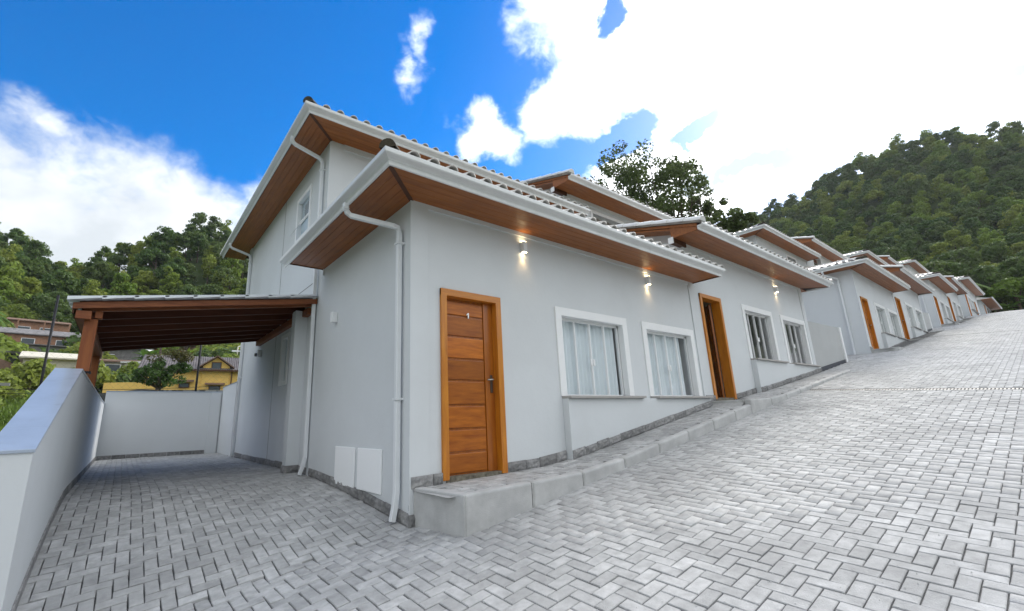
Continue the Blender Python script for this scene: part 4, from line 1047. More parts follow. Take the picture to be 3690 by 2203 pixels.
def cross_walls():
    T = thing('back_wall', (1, 12.3, -.8), 'pale wall closing the back of the driveway under the wooden carport', 'wall', 'yard walls')
    MB().box(-.47, 2.44, 12.3, 12.48, -2, 1.06).build('wall_body', WALL, T)
    MB().box(-.47, 2.46, 12.285, 12.5, 1.061, 1.085).build('coping_slab', GRAN, T, bevel=.003)
    MB().box(2.12, 2.40, 12.24, 12.299, -.9, 1.05).build('pilaster', WALL, T)
    xs = np.linspace(-.45, 2.1, 9)
    for a, b in zip(xs[:-1], xs[1:]): MB().box(a + .003, b - .003, 12.286, 12.299, -.82, -.68).build('skirting', STONE, T)
    T = thing('side_yard_wall', (2.44, 11, -.8), 'low pale wall running on from the rear corner of the corner house', 'wall', 'yard walls')
    MB().box(2.44, 2.62, 9.9, 12.3, -2, 1.20).build('wall_body', WALL, T)
    MB().box(2.43, 2.64, 9.9, 12.29, 1.201, 1.225).build('coping_slab', GRAN, T)
    for k in (1, 2):
        dx = PAIRX[k] - PAIRX[0]; dz = PAIRZ[k] + .06
        xa, xb = 15.55 + PAIRX[k - 1] - PAIRX[0], -.70 + dx
        T = thing('gap_wall', ((xa + xb) / 2, 0, float(S(xa))), ['low grey wall with a pale end post closing the gap after the open door house', 'low bluish wall closing the gap before the third pair of houses'][k - 1], 'wall', 'yard walls')
        zt = -.10 + dz
        MB().prism([(xa, 0.06, float(S(xa)) - .3), (xb, 0.06, float(S(xb)) - .3), (xb, 0.06, zt), (xa, 0.06, zt - .08)], (0, .15, 0)).build('wall_body', mat('grey_wall_paint', (.46, .47, .47), .85, .03, 1.5, .1, 150), T)
        MB().box(xb, xb + .16, .02, .22, float(S(xb)) - .3, zt + .01).build('end_post', TRIM, T, bevel=.004)
        MB().prism([(xa, 0.045, float(S(xa)) - .1), (xb, 0.045, float(S(xb)) - .1), (xb, 0.045, float(S(xb)) + .10), (xa, 0.045, float(S(xa)) + .12)], (0, .014, 0)).build('skirting', mat('dark_skirting', (.07, .075, .09), .6), T)
cross_walls()

# ---------------------------------------------------------------- carport
def carport():
    T = thing('carport', (.9, 5.4, .73), 'brown timber carport with pale tiled top between the yard wall and the house', 'carport')
    xa, xb = -.66, 2.40; ya, yb = 3.42, 7.45
    za, zb = 1.545, 1.985; sl = (zb - za) / (2.39 + .58)
    zf = lambda x: za + sl * (x + .58)
    for j, (y, xc) in enumerate(((3.50, -.50), (7.30, -.585))):
        p = MB().box(xc - .07, xc + .07, y - .07, y + .07, .73, zf(xc) - .10).build('post', POST, T, bevel=.006)
        MB().box(xc - .085, xc + .085, y - .085, y + .085, .735, .76).build('post_shoe', BLACK, p)
    MB().box(-.66, -.50, ya - .10, yb + .1, zf(-.58) - .115, zf(-.58) - .005).build('edge_beam', BEAM, T, bevel=.004)
    MB().box(-.47, -.39, 3.40, 3.5, zf(-.43) - .10, zf(-.43) - .003).build('beam_block', POST, T, bevel=.004)
    MB().box(2.34, 2.437, ya + .10, yb + .05, zb - .115, zb - .005).build('wall_ledger', BEAM, T, bevel=.004)
    n = 8; ys = np.linspace(ya, yb, n)
    for j, y in enumerate(ys):
        h = .105 if j not in (0,) else .11
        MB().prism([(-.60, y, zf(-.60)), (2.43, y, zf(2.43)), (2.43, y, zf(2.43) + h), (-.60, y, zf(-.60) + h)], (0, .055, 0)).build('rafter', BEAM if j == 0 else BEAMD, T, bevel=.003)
    # boards on the rafters
    nb = 14; w = (yb - ya + .2) / nb
    for j in range(nb):
        y0 = ya - .1 + w * j
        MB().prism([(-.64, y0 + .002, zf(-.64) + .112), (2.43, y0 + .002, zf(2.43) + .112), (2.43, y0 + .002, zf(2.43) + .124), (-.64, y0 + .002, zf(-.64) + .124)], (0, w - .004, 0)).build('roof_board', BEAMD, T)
    MB().prism([(-.70, ya - .13, zf(-.7) + .02), (2.43, ya - .13, zf(2.43) + .02), (2.43, ya - .13, zf(2.43) + .105), (-.70, ya - .13, zf(-.7) + .105)], (0, .025, 0)).build('barge_board', BEAM, T, bevel=.003)
    MB().box(-.70, -.68, ya - .1, yb + .1, zf(-.69) - .03, zf(-.69) + .11).build('end_fascia', SOFFD, T)
    # tiles: courses rise towards the house
    up = Vector((1, 0, sl)).normalized()
    tile_plane(T, (-.76, ya - .15, zf(-.76) + .135), (0, 1, 0), up, yb - ya + .35, 3.2, None, 9, TILEB, TILEB_ME)
    for j in range(9):
        p = Vector((-.76, ya - .20, zf(-.76) + .125)) + up * (j * TC); q = p + (up + Vector((-sl, 0, 1)) * .05).normalized() * .40
        MB().prism([tuple(p), tuple(q), tuple(q + Vector((0, 0, .028))), tuple(p + Vector((0, 0, .050)))], (0, .14, 0)).build('verge_tile', TILEB, T, bevel=.004)
carport()

# ---------------------------------------------------------------- fence behind the yard
def fence():
    T = thing('chain_link_fence', (-1.5, 13.4, -1), 'tall wire mesh fence on dark posts behind the driveway wall', 'fence')
    post = ((-1.95, 13.2), (1.78, 13.2), (5.4, 13.2), (-5.6, 13.2))
    for (x, y) in post[:3]:
        MB().tube([(x, y, -1.5), (x, y, 3.9)], .032, 8).build('post', BLACK, T, smooth=True)
    mb = MB(); s = .2; xa, xb, za, zb = -5.4, 5.4, .3, 3.8; h = zb - za; r = .0013
    x = xa - h
    while x < xb:
        for d in (1, -1):
            a0 = x if d > 0 else x + h; a1 = x + h if d > 0 else x
            p = (a0, 13.2, za); q = (a1, 13.2, zb)
            # clip
            t0, t1 = 0, 1
            if a0 != a1:
                for lim, sg in ((xa, 1), (xb, -1)):
                    f0 = (a0 - lim) * sg; f1 = (a1 - lim) * sg
                    if f0 < 0 and f1 < 0: t0, t1 = 1, 0
                    elif f0 < 0: t0 = max(t0, f0 / (f0 - f1))
                    elif f1 < 0: t1 = min(t1, f0 / (f0 - f1))
            if t1 > t0:
                P0 = Vector(p).lerp(Vector(q), t0); P1 = Vector(p).lerp(Vector(q), t1)
                mb.tube([P0, P1], r, 3, cap=False)
        x += s
    mb.build('wire_mesh', WIRE, T)
fence()

# ---------------------------------------------------------------- trees
def leaf_cloud(centers, radii, nper, size, rd, squash=.8, up=.35):
    """many small leaf blades: returns V,F"""
    cs = np.repeat(np.array(centers), nper, 0); rr = np.repeat(np.array(radii), nper)
    n = len(cs); d = rd.normal(size=(n, 3)); d /= np.linalg.norm(d, axis=1)[:, None]
    rad = rd.uniform(.55, 1.05, n) ** .6
    p = cs + d * (rr * rad)[:, None] * np.array([1, 1, squash])
    nr = d + rd.normal(0, .6, (n, 3)) + np.array([0, 0, up]); nr /= np.linalg.norm(nr, axis=1)[:, None]
    a = np.cross(nr, rd.normal(size=(n, 3))); a /= np.linalg.norm(a, axis=1)[:, None] + 1e-9; b = np.cross(nr, a)
    s = size * rd.uniform(.6, 1.3, n)[:, None]
    # leaf spray: rhomb with a fold
    V = np.stack([p - a * s, p + b * s * .55 + nr * s * .12, p + a * s, p - b * s * .55 + nr * s * .12], 1).reshape(-1, 3)
    Fq = np.arange(4 * n).reshape(-1, 4); return V, Fq
def mesh_np(name, V, Fq, m):
    me = bpy.data.meshes.new(name); me.vertices.add(len(V)); me.vertices.foreach_set('co', V.astype(np.float32).ravel())
    me.loops.add(Fq.size); me.loops.foreach_set('vertex_index', Fq.astype(np.int32).ravel()); me.polygons.add(len(Fq)); me.polygons.foreach_set('loop_start', np.arange(0, Fq.size, 4, dtype=np.int32))
    me.update(calc_edges=True); me.materials.append(m); return me
def crown_mesh(seed, kind, m):
    rd = np.random.default_rng(seed); c = []; r = []
    if kind == 'dome':
        for q in range(26):
            an = rd.uniform(0, 2 * math.pi); f = rd.uniform(0, 1) ** .5; x, y = math.cos(an) * f * 2.9, math.sin(an) * f * 2.9
            c.append((x, y, 5.2 + (1 - f * f) * 2.4 + rd.uniform(-.8, .4))); r.append(rd.uniform(.8, 1.35))
        n, s = 85, .30
    elif kind == 'tall':
        for q in range(26):
            z = rd.uniform(3.0, 9.6); w = 2.0 * math.sin(math.pi * min(1, (z - 1.8) / 8.2)) ** .7 + .3; an = rd.uniform(0, 6.28); f = rd.uniform(.3, 1)
            c.append((math.cos(an) * w * f, math.sin(an) * w * f, z)); r.append(rd.uniform(.7, 1.15))
        n, s = 85, .28
    elif kind == 'layer':
        for L_ in range(4):
            for q in range(8):
                an = rd.uniform(0, 6.28); w = (3.2, 2.9, 2.3, 1.2)[L_] * rd.uniform(.2, 1)
                c.append((math.cos(an) * w, math.sin(an) * w, 4.2 + L_ * 1.35 + rd.uniform(-.3, .3))); r.append(rd.uniform(.7, 1.1))
        n, s = 70, .28
    else:   # bush
        for q in range(14):
            an = rd.uniform(0, 6.28); f = rd.uniform(0, 1) ** .5; c.append((math.cos(an) * f * 1.5, math.sin(an) * f * 1.5, .8 + (1 - f) * 1.2)); r.append(rd.uniform(.6, .9))
        n, s = 90, .2
    V, Fq = leaf_cloud(c, r, n, s, rd, .72); return mesh_np('crown', V, Fq, m), c
def trunk_mesh(seed, c, h, m=BARK):
    rd = random.Random(seed); mb = MB(); mb.tube([(0, 0, -1.5), (.05, 0, h * .3), (rd.uniform(-.2, .2), rd.uniform(-.2, .2), h * .62), (0, 0, h * .85)], .24, 7, .08)
    for q in rd.sample(c, min(7, len(c))):
        a = Vector((0, 0, h * rd.uniform(.35, .6))); b = Vector(q); mb.tube([a, a.lerp(b, .5) + Vector((0, 0, .3)), b], .09, 5, .03)
    return mesh_of(mb, 'trunk', m, True)
PROT = []
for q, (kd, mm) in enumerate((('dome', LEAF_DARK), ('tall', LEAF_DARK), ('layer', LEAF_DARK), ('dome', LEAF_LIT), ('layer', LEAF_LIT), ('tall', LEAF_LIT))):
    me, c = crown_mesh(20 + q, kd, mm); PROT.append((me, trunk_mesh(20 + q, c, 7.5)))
BUSH, _c = crown_mesh(44, 'bush', LEAF_DARK); BUSHL, _c2 = crown_mesh(45, 'bush', LEAF_LIT); BUSHS = mesh_of(MB().tube([(0, 0, -.3), (0, 0, 1.0)], .05, 5), 'stem', BARK)
def plant(name, loc, s, me, tm, label, cat, group=None, rz=None, sz=None):
    T = thing(name, loc, label, cat, group); T.rotation_euler = (0, 0, random.uniform(0, 6.28) if rz is None else rz); T.scale = (s, s, s * (sz or random.uniform(.85, 1.15)))
    for m_, nm in ((me, 'crown'), (tm, 'trunk')):
        if m_ is None: continue
        o = bpy.data.objects.new(nm, m_); COL.objects.link(o); o.parent = T
    return T
def frond_mesh(seed, n=16, L=2.4, m=LEAF_PALM, droop=.9, wide=.24, banana=False):
    rd = random.Random(seed); V = []; Fq = []
    for q in range(n):
        an = 2 * math.pi * q / n + rd.uniform(-.2, .2); e = rd.uniform(.3, 1.25); l = L * rd.uniform(.8, 1.1)
        d = Vector((math.cos(an), math.sin(an), 0)); side = Vector((-d.y, d.x, 0)); prev = None; K = 7
        pts = []
        for i in range(K + 1):
            t = i / K; pts.append(d * (l * t * math.cos(e * (1 - t * .4))) + Vector((0, 0, l * (math.sin(e) * t - droop * t * t))))
        for i in range(K):
            a, b = pts[i], pts[i + 1]
            if banana:
                w0, w1 = wide * math.sin(math.pi * min(1, .12 + i / K * .9)), wide * math.sin(math.pi * min(1, .12 + (i + 1) / K * .88))
                for sg in (1, -1):
                    k = len(V); V += [tuple(a), tuple(a + side * sg * w0 + Vector((0, 0, .25 * w0))), tuple(b + side * sg * w1 + Vector((0, 0, .25 * w1))), tuple(b)]; Fq.append((k, k + 1, k + 2, k + 3))
            else:
                for h in range(3):
                    f = (h + .5) / 3; p = a.lerp(b, f); w = wide * 2.2 * (1 - .55 * abs((i + f) / K - .4))
                    for sg in (1, -1):
                        k = len(V); tip = p + side * sg * w + (b - a) * .55 + Vector((0, 0, -w * .45)); V += [tuple(p), tuple(p + (b - a) * .28), tuple(tip), tuple(tip - (b - a) * .06)]; Fq.append((k, k + 1, k + 2, k + 3))
    return mesh_np('fronds', np.array(V), np.array(Fq), m)
PALM = frond_mesh(3); BANANA = frond_mesh(5, 9, 2.3, LEAF_PALM, .45, .42, True)
PALMT = mesh_of(MB().tube([(0, 0, -6), (.1, 0, -3), (0, 0, 0)], .14, 7, .10), 'trunk', BARK, True)
BANT = mesh_of(MB().tube([(0, 0, -2.5), (0, 0, .1)], .16, 7, .09), 'trunk', mat('banana_stem', (.16, .18, .08), .8), True)
def palm_plant(x, y, z, s, banana, label, group=None):
    T = thing('banana_plant' if banana else 'palm_tree', (x, y, z), label, 'banana plant' if banana else 'palm', group)
    T.scale = (s, s, s); T.rotation_euler = (0, 0, random.uniform(0, 6))
    h = 2.4 if banana else 5.8
    for m_, nm in (((BANANA if banana else PALM), 'fronds'), ((BANT if banana else PALMT), 'trunk')):
        o = bpy.data.objects.new(nm, m_); COL.objects.link(o); o.parent = T; o.location = (0, 0, h)
def polar(az, r): a = R(az); return r * math.sin(a), r * math.cos(a) - 4.4

def forest(az0, az1, ra, rb_off, spacing, n_ind, name, label, label_stuff, seed, smin, smax, litbias):
    rd = random.Random(seed); pts = []
    r = ra(0) if callable(ra) else ra
    a = az0
    # scatter over the slope, jittered grid in azimuth and radius
    r = 60
    while r < 330:
        step = spacing(r); da = math.degrees(step / r); a = az0
        while a < az1:
            aa = a + rd.uniform(-.45, .45) * da; rr = r + rd.uniform(-.45, .45) * step
            lim = float(r_r(aa)) + rb_off
            if ra(aa) < rr < lim: pts.append((aa, rr))
            a += da
        r += step * .9
    out = []
    for aa, rr in pts:
        x, y = polar(aa, rr); z = float(H(x, y))
        if -2 < x < 100 and -9 < y < 14: continue
        s = rd.uniform(smin, smax); out.append((aa, rr, x, y, z, s))
    px = to_px(np.array([(o[2], o[3], o[4] + 6) for o in out]))
    inv = (px[:, 2] > 0) & (px[:, 0] > -60) & (px[:, 0] < 3750) & (px[:, 1] > -100) & (px[:, 1] < 1600)
    size = np.where(inv, np.array([o[5] for o in out]) / px[:, 2], 0); order = set(np.argsort(-size)[:n_ind].tolist())
    rest = []
    for q, o in enumerate(out):
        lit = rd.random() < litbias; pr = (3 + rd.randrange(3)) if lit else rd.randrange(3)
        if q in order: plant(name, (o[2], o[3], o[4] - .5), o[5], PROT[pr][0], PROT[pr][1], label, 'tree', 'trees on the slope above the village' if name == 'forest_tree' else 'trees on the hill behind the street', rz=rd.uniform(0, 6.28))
        else: rest.append((o, pr, rd.uniform(0, 6.28)))
    # the rest reads as one wooded mass: points carrying crowns
    for pr in range(6):
        sub = [t for t in rest if t[1] == pr]
        if not sub: continue
    return rest
def stuff_forest(rest, name, label):
    me = bpy.data.meshes.new(name); me.vertices.add(len(rest)); me.vertices.foreach_set('co', np.array([(o[2], o[3], o[4] - .5) for o, _, _ in rest], np.float32).ravel())
    for nm, vals in (('size', [o[5] for o, _, _ in rest]), ('turn', [t for _, _, t in rest])):
        at = me.attributes.new(nm, 'FLOAT', 'POINT'); at.data.foreach_set('value', np.array(vals, np.float32))
    at = me.attributes.new('sort', 'INT', 'POINT'); at.data.foreach_set('value', np.array([p for _, p, _ in rest], np.int32))
    o = bpy.data.objects.new(name, me); COL.objects.link(o); tag(o, label, 'forest', kind='stuff')
    ng = bpy.data.node_groups.new(name + '_nodes', 'GeometryNodeTree'); ng.interface.new_socket('Geometry', in_out='INPUT', socket_type='NodeSocketGeometry'); ng.interface.new_socket('Geometry', in_out='OUTPUT', socket_type='NodeSocketGeometry')
    N = ng.nodes; L = ng.links; gi = N.new('NodeGroupInput'); go = N.new('NodeGroupOutput'); jn = N.new('GeometryNodeJoinGeometry')
    def attr(nm, ty):
        a = N.new('GeometryNodeInputNamedAttribute'); a.data_type = ty; a.inputs['Name'].default_value = nm; return a.outputs['Attribute']
    sz, tn, so_ = attr('size', 'FLOAT'), attr('turn', 'FLOAT'), attr('sort', 'INT')
    cx = N.new('ShaderNodeCombineXYZ'); L.new(tn, cx.inputs[2])
    for pr in range(6):
        ob = next((q for q in bpy.data.objects if q.data == PROT[pr][0] and q.type == 'MESH'), None)
        if ob is None: continue
        io = N.new('GeometryNodeObjectInfo'); io.inputs['Object'].default_value = ob; io.transform_space = 'ORIGINAL'
        cp = N.new('FunctionNodeCompare'); cp.data_type = 'INT'; cp.operation = 'EQUAL'; L.new(so_, cp.inputs['A']) if 'A' in cp.inputs else None
        ia = [s for s in cp.inputs if s.enabled and s.type == 'INT']; L.new(so_, ia[0]); ia[1].default_value = pr
        ip = N.new('GeometryNodeInstanceOnPoints'); L.new(gi.outputs[0], ip.inputs['Points']); L.new(io.outputs['Geometry'], ip.inputs['Instance']); L.new(cp.outputs[0], ip.inputs['Selection'])
        L.new(cx.outputs[0], ip.inputs['Rotation']); L.new(sz, ip.inputs['Scale']); L.new(ip.outputs[0], jn.inputs[0])
    L.new(jn.outputs[0], go.inputs[0])
    md = o.modifiers.new('spread', 'NODES'); md.node_group = ng
    return o
restL = forest(-19, 24, lambda a: np.interp(a, [-20, -12, 0, 3, 12, 24], [118, 122, 112, 95, 88, 88]), 8, lambda r: 4.6 + (r - 60) * .008, 285, 'forest_tree',
       'tall rainforest tree on the wooded slope above the village', 'x', 11, .85, 1.35, .42)
restR = forest(50, 108, lambda a: np.interp(a, [50, 60, 70, 80, 90, 108], [60, 70, 92, 102, 112, 112]), 10, lambda r: 4.9 + (r - 60) * .005, 290, 'hillside_tree',
       'dense green tree on the steep hill behind the far houses', 'x', 12, .8, 1.3, .34)
restB = forest(24, 50, lambda a: 110, 6, lambda r: 8.5, 0, 'x', 'x', 'x', 13, 1.0, 1.5, .25)
stuff_forest(restL + restB, 'distant_forest', 'dense rainforest covering the ridge above the village')
stuff_forest(restR, 'hill_forest', 'dense forest covering the big hill behind the street')

# palms and banana plants at the head of the street
rd = random.Random(5)
for q in range(56):
    az = rd.uniform(83, 98); rr = rd.uniform(101, 138); x, y = polar(az, rr); z = float(H(x, y))
    if -2 < x < 100 and -9 < y < 14: continue
    ban = rd.random() < .55
    palm_plant(x, y, z - .3, rd.uniform(.75, 1.15), ban, ('broad leaved banana plant' if ban else 'feathery palm') + ' on the slope beyond the top of the street', 'banana plants beyond the street' if ban else 'palms beyond the street')

# the tall open-crowned tree behind the second house
def big_tree():
    bx, by = polar(62.5, 46); bz = float(H(bx, by)); zt = 46
    T = thing('tall_tree', (bx, by, bz), 'tall open crowned tree rising behind the open door house', 'tree')
    rd = np.random.default_rng(77); rr = random.Random(77)
    # clumps: (azimuth, elevation, metres across) as seen standing in the street, spread in depth
    cl = [(56.5, 28.6, 1.5), (58.4, 29.4, 1.4), (57.0, 26.8, 1.5), (59.2, 27.4, 1.7), (61.2, 28.6, 1.5), (60.8, 26.2, 1.7), (63.2, 27.6, 1.4), (65.2, 27.4, 1.2), (64.6, 26.6, 1.2),
          (55.6, 25.2, 1.0), (58.6, 24.8, 1.3), (62.6, 25.0, 1.6), (60.8, 23.8, 1.7), (63.6, 23.4, 1.7), (65.6, 24.4, 1.2), (66.6, 23.2, 1.2), (62.2, 22.2, 1.6), (64.6, 21.8, 1.3), (58.8, 23.0, 1.3), (57.2, 23.6, 1.0),
          (66.4, 21.0, .9), (60.4, 21.2, 1.2), (67.6, 22.2, .9), (68.8, 20.6, 1.0), (69.4, 19.4, 1.1), (70.6, 20.2, .8), (67.4, 19.6, .7), (62.8, 20.4, 1.0), (61.5, 19.0, 1.0)]
    C3 = []; RR = []
    for az, el, s in cl:
        d = 46 + rr.uniform(-3.5, 3.5); x, y = polar(az, d); C3.append((x, y, d * math.tan(R(el)))); RR.append(s)
    cc, rr2 = [], []
    for c, s in zip(C3, RR):
        for q in range(8): 
            s = s * (1.12 if c[0] < 40.5 else .9) if q == 0 else s
            cc.append((c[0] + rr.uniform(-1, 1) * s, c[1] + rr.uniform(-1, 1) * s, c[2] + rr.uniform(-.7, .7) * s)); rr2.append(s * rr.uniform(.42, .62))
    V, Fq = leaf_cloud(cc, rr2, 90, .17, rd, .85)
    big_mesh('crown', V, Fq, LEAF_TREE, parent=T)
    mb = MB(); fork = Vector((bx + .5, by, bz + 7.0)); top = Vector((bx, by, bz + 12.5))
    mb.tube([(bx, by, bz - 1), (bx + .3, by, bz + 4), tuple(fork), tuple(top)], .42, 9, .16)
    for c in C3:
        a = fork.lerp(top, rr.uniform(0, 1)); b = Vector(c); m_ = a.lerp(b, .5) + Vector((rr.uniform(-.4, .4), rr.uniform(-.4, .4), rr.uniform(-.6, .6)))
        mb.tube([a, m_, b], .13, 5, .035)
        for q in range(3):
            e = b + Vector((rr.uniform(-1.4, 1.4), rr.uniform(-1.4, 1.4), rr.uniform(-.8, 1.2))); mb.tube([m_.lerp(b, .7), e], .035, 4, .012)
    mb.build('trunk', BARK, T, smooth=True)
big_tree()

# ---------------------------------------------------------------- the village on the left
YEL = mat('yellow_render', (.84, .56, .16), .85, .05, 1.5)
CREAM = mat('cream_render', (.62, .58, .48), .85, .06, 1.0)
ORNG = mat('orange_brick', (.36, .20, .13), .9, .15, 3)
REDW = mat('red_wall', (.36, .07, .055), .8, .1, 2)
GREYR = mat('fibre_cement', (.22, .21, .21), .9, .2, 2, spots=(1.0, .5, .7, (.12, .11, .11), .5))
CLAY = mat('clay_roof', (.22, .14, .10), .9, .2, 3)
PALEY = mat('pale_yellow_wall', (.62, .56, .24), .85, .06, 1)
WHITEW = mat('whitewash', (.70, .71, .70), .8, .05, 1)
DARKW = mat('sooty_wall', (.10, .105, .11), .95, .3, .8)
DPANE = mat('dark_pane', (.05, .06, .07), .15)
BROWNT = mat('brown_trim', (.10, .045, .025), .7)
def rot_box(mb, c, ang, x0, x1, y0, y1, z0, z1):
    ca, sa = math.cos(ang), math.sin(ang)
    n = len(mb.v); mb.box(x0, x1, y0, y1, z0, z1)
    for q in range(n, len(mb.v)):
        x, y, z = mb.v[q]; mb.v[q] = (c[0] + x * ca - y * sa, c[1] + x * sa + y * ca, c[2] + z)
    return mb
def local(mb, c, ang):
    ca, sa = math.cos(ang), math.sin(ang); mb.v = [(c[0] + x * ca - y * sa, c[1] + x * sa + y * ca, c[2] + z) for x, y, z in mb.v]; return mb
def village_house(az, r, el_base, w, h, dep, wm, rm, label, wins=((.2, .5), (.6, .5)), roofh=.9, gable=False, flat=False, turn=0, wsize=(1.0, .9), doorat=None, cat='house', pillars=False):
    x, y = polar(az, r); z = r * math.tan(R(el_base)); ang = -R(az) + R(turn); c = (x, y, z)
    T = thing('village_house', c, label, cat, 'houses in the village')
    L_ = lambda mb, nm, m_, p: local(mb, c, ang).build(nm, m_, p)
    wl = L_(MB().box(-w / 2, w / 2, 0, dep, -3.5, h), 'wall', wm, T)
    if flat: L_(MB().box(-w / 2 - .3, w / 2 + .3, -.4, dep + .2, h + .002, h + .22), 'roof', rm, T)
    elif gable: L_(MB().prism([(-w / 2 - .3, -.4, h), (w / 2 + .3, -.4, h), (0, -.4, h + roofh)], (0, dep + .6, 0)), 'roof', rm, T)
    else: L_(MB().prism([(-w / 2 - .3, -.5, h - .05), (-w / 2 - .3, dep + .3, h - .05), (-w / 2 - .3, dep + .3, h + .08), (-w / 2 - .3, dep / 2, h + roofh), (-w / 2 - .3, -.5, h + .08)], (w + .6, 0, 0)), 'roof', rm, T)
    for (fx, fz) in wins:
        a = -w / 2 + fx * w; b = a + wsize[0]; zc = fz * h
        wn = L_(MB().box(a - .08, b + .08, -.05, -.002, zc - wsize[1] / 2 - .08, zc + wsize[1] / 2 + .08), 'window', TRIM if wm != WHITEW else BROWNT, T)
        L_(MB().box(a, b, -.075, -.051, zc - wsize[1] / 2, zc + wsize[1] / 2), 'pane', DPANE, wn)
    if doorat is not None: L_(MB().box(-w / 2 + doorat * w, -w / 2 + doorat * w + .9, -.05, -.002, 0, min(2.1, h * .85)), 'door', BROWNT, T)
    if pillars:
        for q in range(5): L_(MB().box(-w / 2 + q * w / 4 - .1, -w / 2 + q * w / 4 + .1, -1.2, -1.0, -.2, h), 'pillar', wm, T)
        L_(MB().box(-w / 2 - .2, w / 2 + .2, -1.3, -.001, -.2, 0), 'terrace', CONC, T)
    return T
village_house(-8.6, 104, 8.15, 12.5, 3.0, 7, ORNG, CLAY, 'unfinished orange brick house with a pillared terrace high in the village', ((.5, .55), (.72, .55)), 1.0, pillars=True, wsize=(1.5, .8))
village_house(-7.2, 92, 7.25, 10.0, 2.2, 6, ORNG, GREYR, 'orange walled house with a long pale corrugated roof and white windows', ((.35, .5), (.72, .5)), 1.3, wsize=(1.3, 1.0))
village_house(-9.1, 86, 6.6, 15.0, 1.7, 6, mat('pale_concrete', (.30, .29, .28), .9, .15, 1), GREYR, 'long grey concrete shed below the orange brick house', ((.3, .5),), .5, wsize=(.8, .6))
village_house(-11.4, 84, 6.75, 5.0, 1.9, 4, REDW, CLAY, 'small red walled shed at the end of the grey concrete one', (), .5)
village_house(-12.2, 74, 4.4, 17, 3.2, 4, DARKW, GREYR, 'soot dark retaining building with one pale doorway', ((.62, .3),), .3, flat=True, wsize=(1.0, 1.4))
village_house(-15.2, 62, 3.6, 7, 5.6, 6, CONC, GREYR, 'tall rough grey block at the edge of the village', ((.3, .7), (.6, .4)), .6)
village_house(-9.2, 60, 3.0, 4.4, 2.3, 5, PALEY, CLAY, 'small pale yellow gabled house with a white sign', ((.28, .6),), 1.2, gable=True, wsize=(1.5, .5))
village_house(-12.6, 58, 2.9, 5.2, 1.9, 5, CREAM, WHITEW, 'cream shack under a crooked white sheet roof', ((.15, .45), (.55, .45)), .7, wsize=(1.4, .8))
village_house(-5.5, 58, 3.6, 4.6, 3.0, 5, CREAM, CREAM, 'cream house just behind the near carport post', ((.2, .65), (.6, .3)), .9, wsize=(.9, .9))
village_house(-1.4, 84, 6.1, 5.8, 2.6, 5, GREYR, GREYR, 'grey house with a wide fibre cement roof behind the carport posts', ((.3, .45),), 1.4)
village_house(-1.2, 70, 4.8, 6.6, 2.1, 5, CREAM, CLAY, 'low house with one large white window beside the bushy tree', ((.36, .5), (.7, .5), (.1, .5)), .6, wsize=(1.3, 1.4))
village_house(4.2, 96, 6.6, 8.0, 2.5, 6, REDW, CLAY, 'house with red lower wall and dark brown roof under the forest', ((.5, .5),), 1.5)
village_house(6.6, 93, 6.5, 4.2, 2.4, 5, CREAM, CLAY, 'whitish house touching the red walled one', ((.25, .55),), 1.0, wsize=(1.4, 1.0))
village_house(1.2, 88, 6.3, 4.0, 2.0, 5, mat('teal_render', (.34, .52, .50), .85), WHITEW, 'pale teal shed with a light roof among the plants', ((.3, .5),), .8)
village_house(-14.6, 96, 8.2, 5, 2.4, 5, WHITEW, GREYR, 'white house among trees at the far edge of the village', ((.3, .5),), 1.0)
village_house(-12.0, 112, 9.7, 4, 2.0, 4, WHITEW, GREYR, 'small white house highest in the village, under the woods', ((.3, .5),), .8)

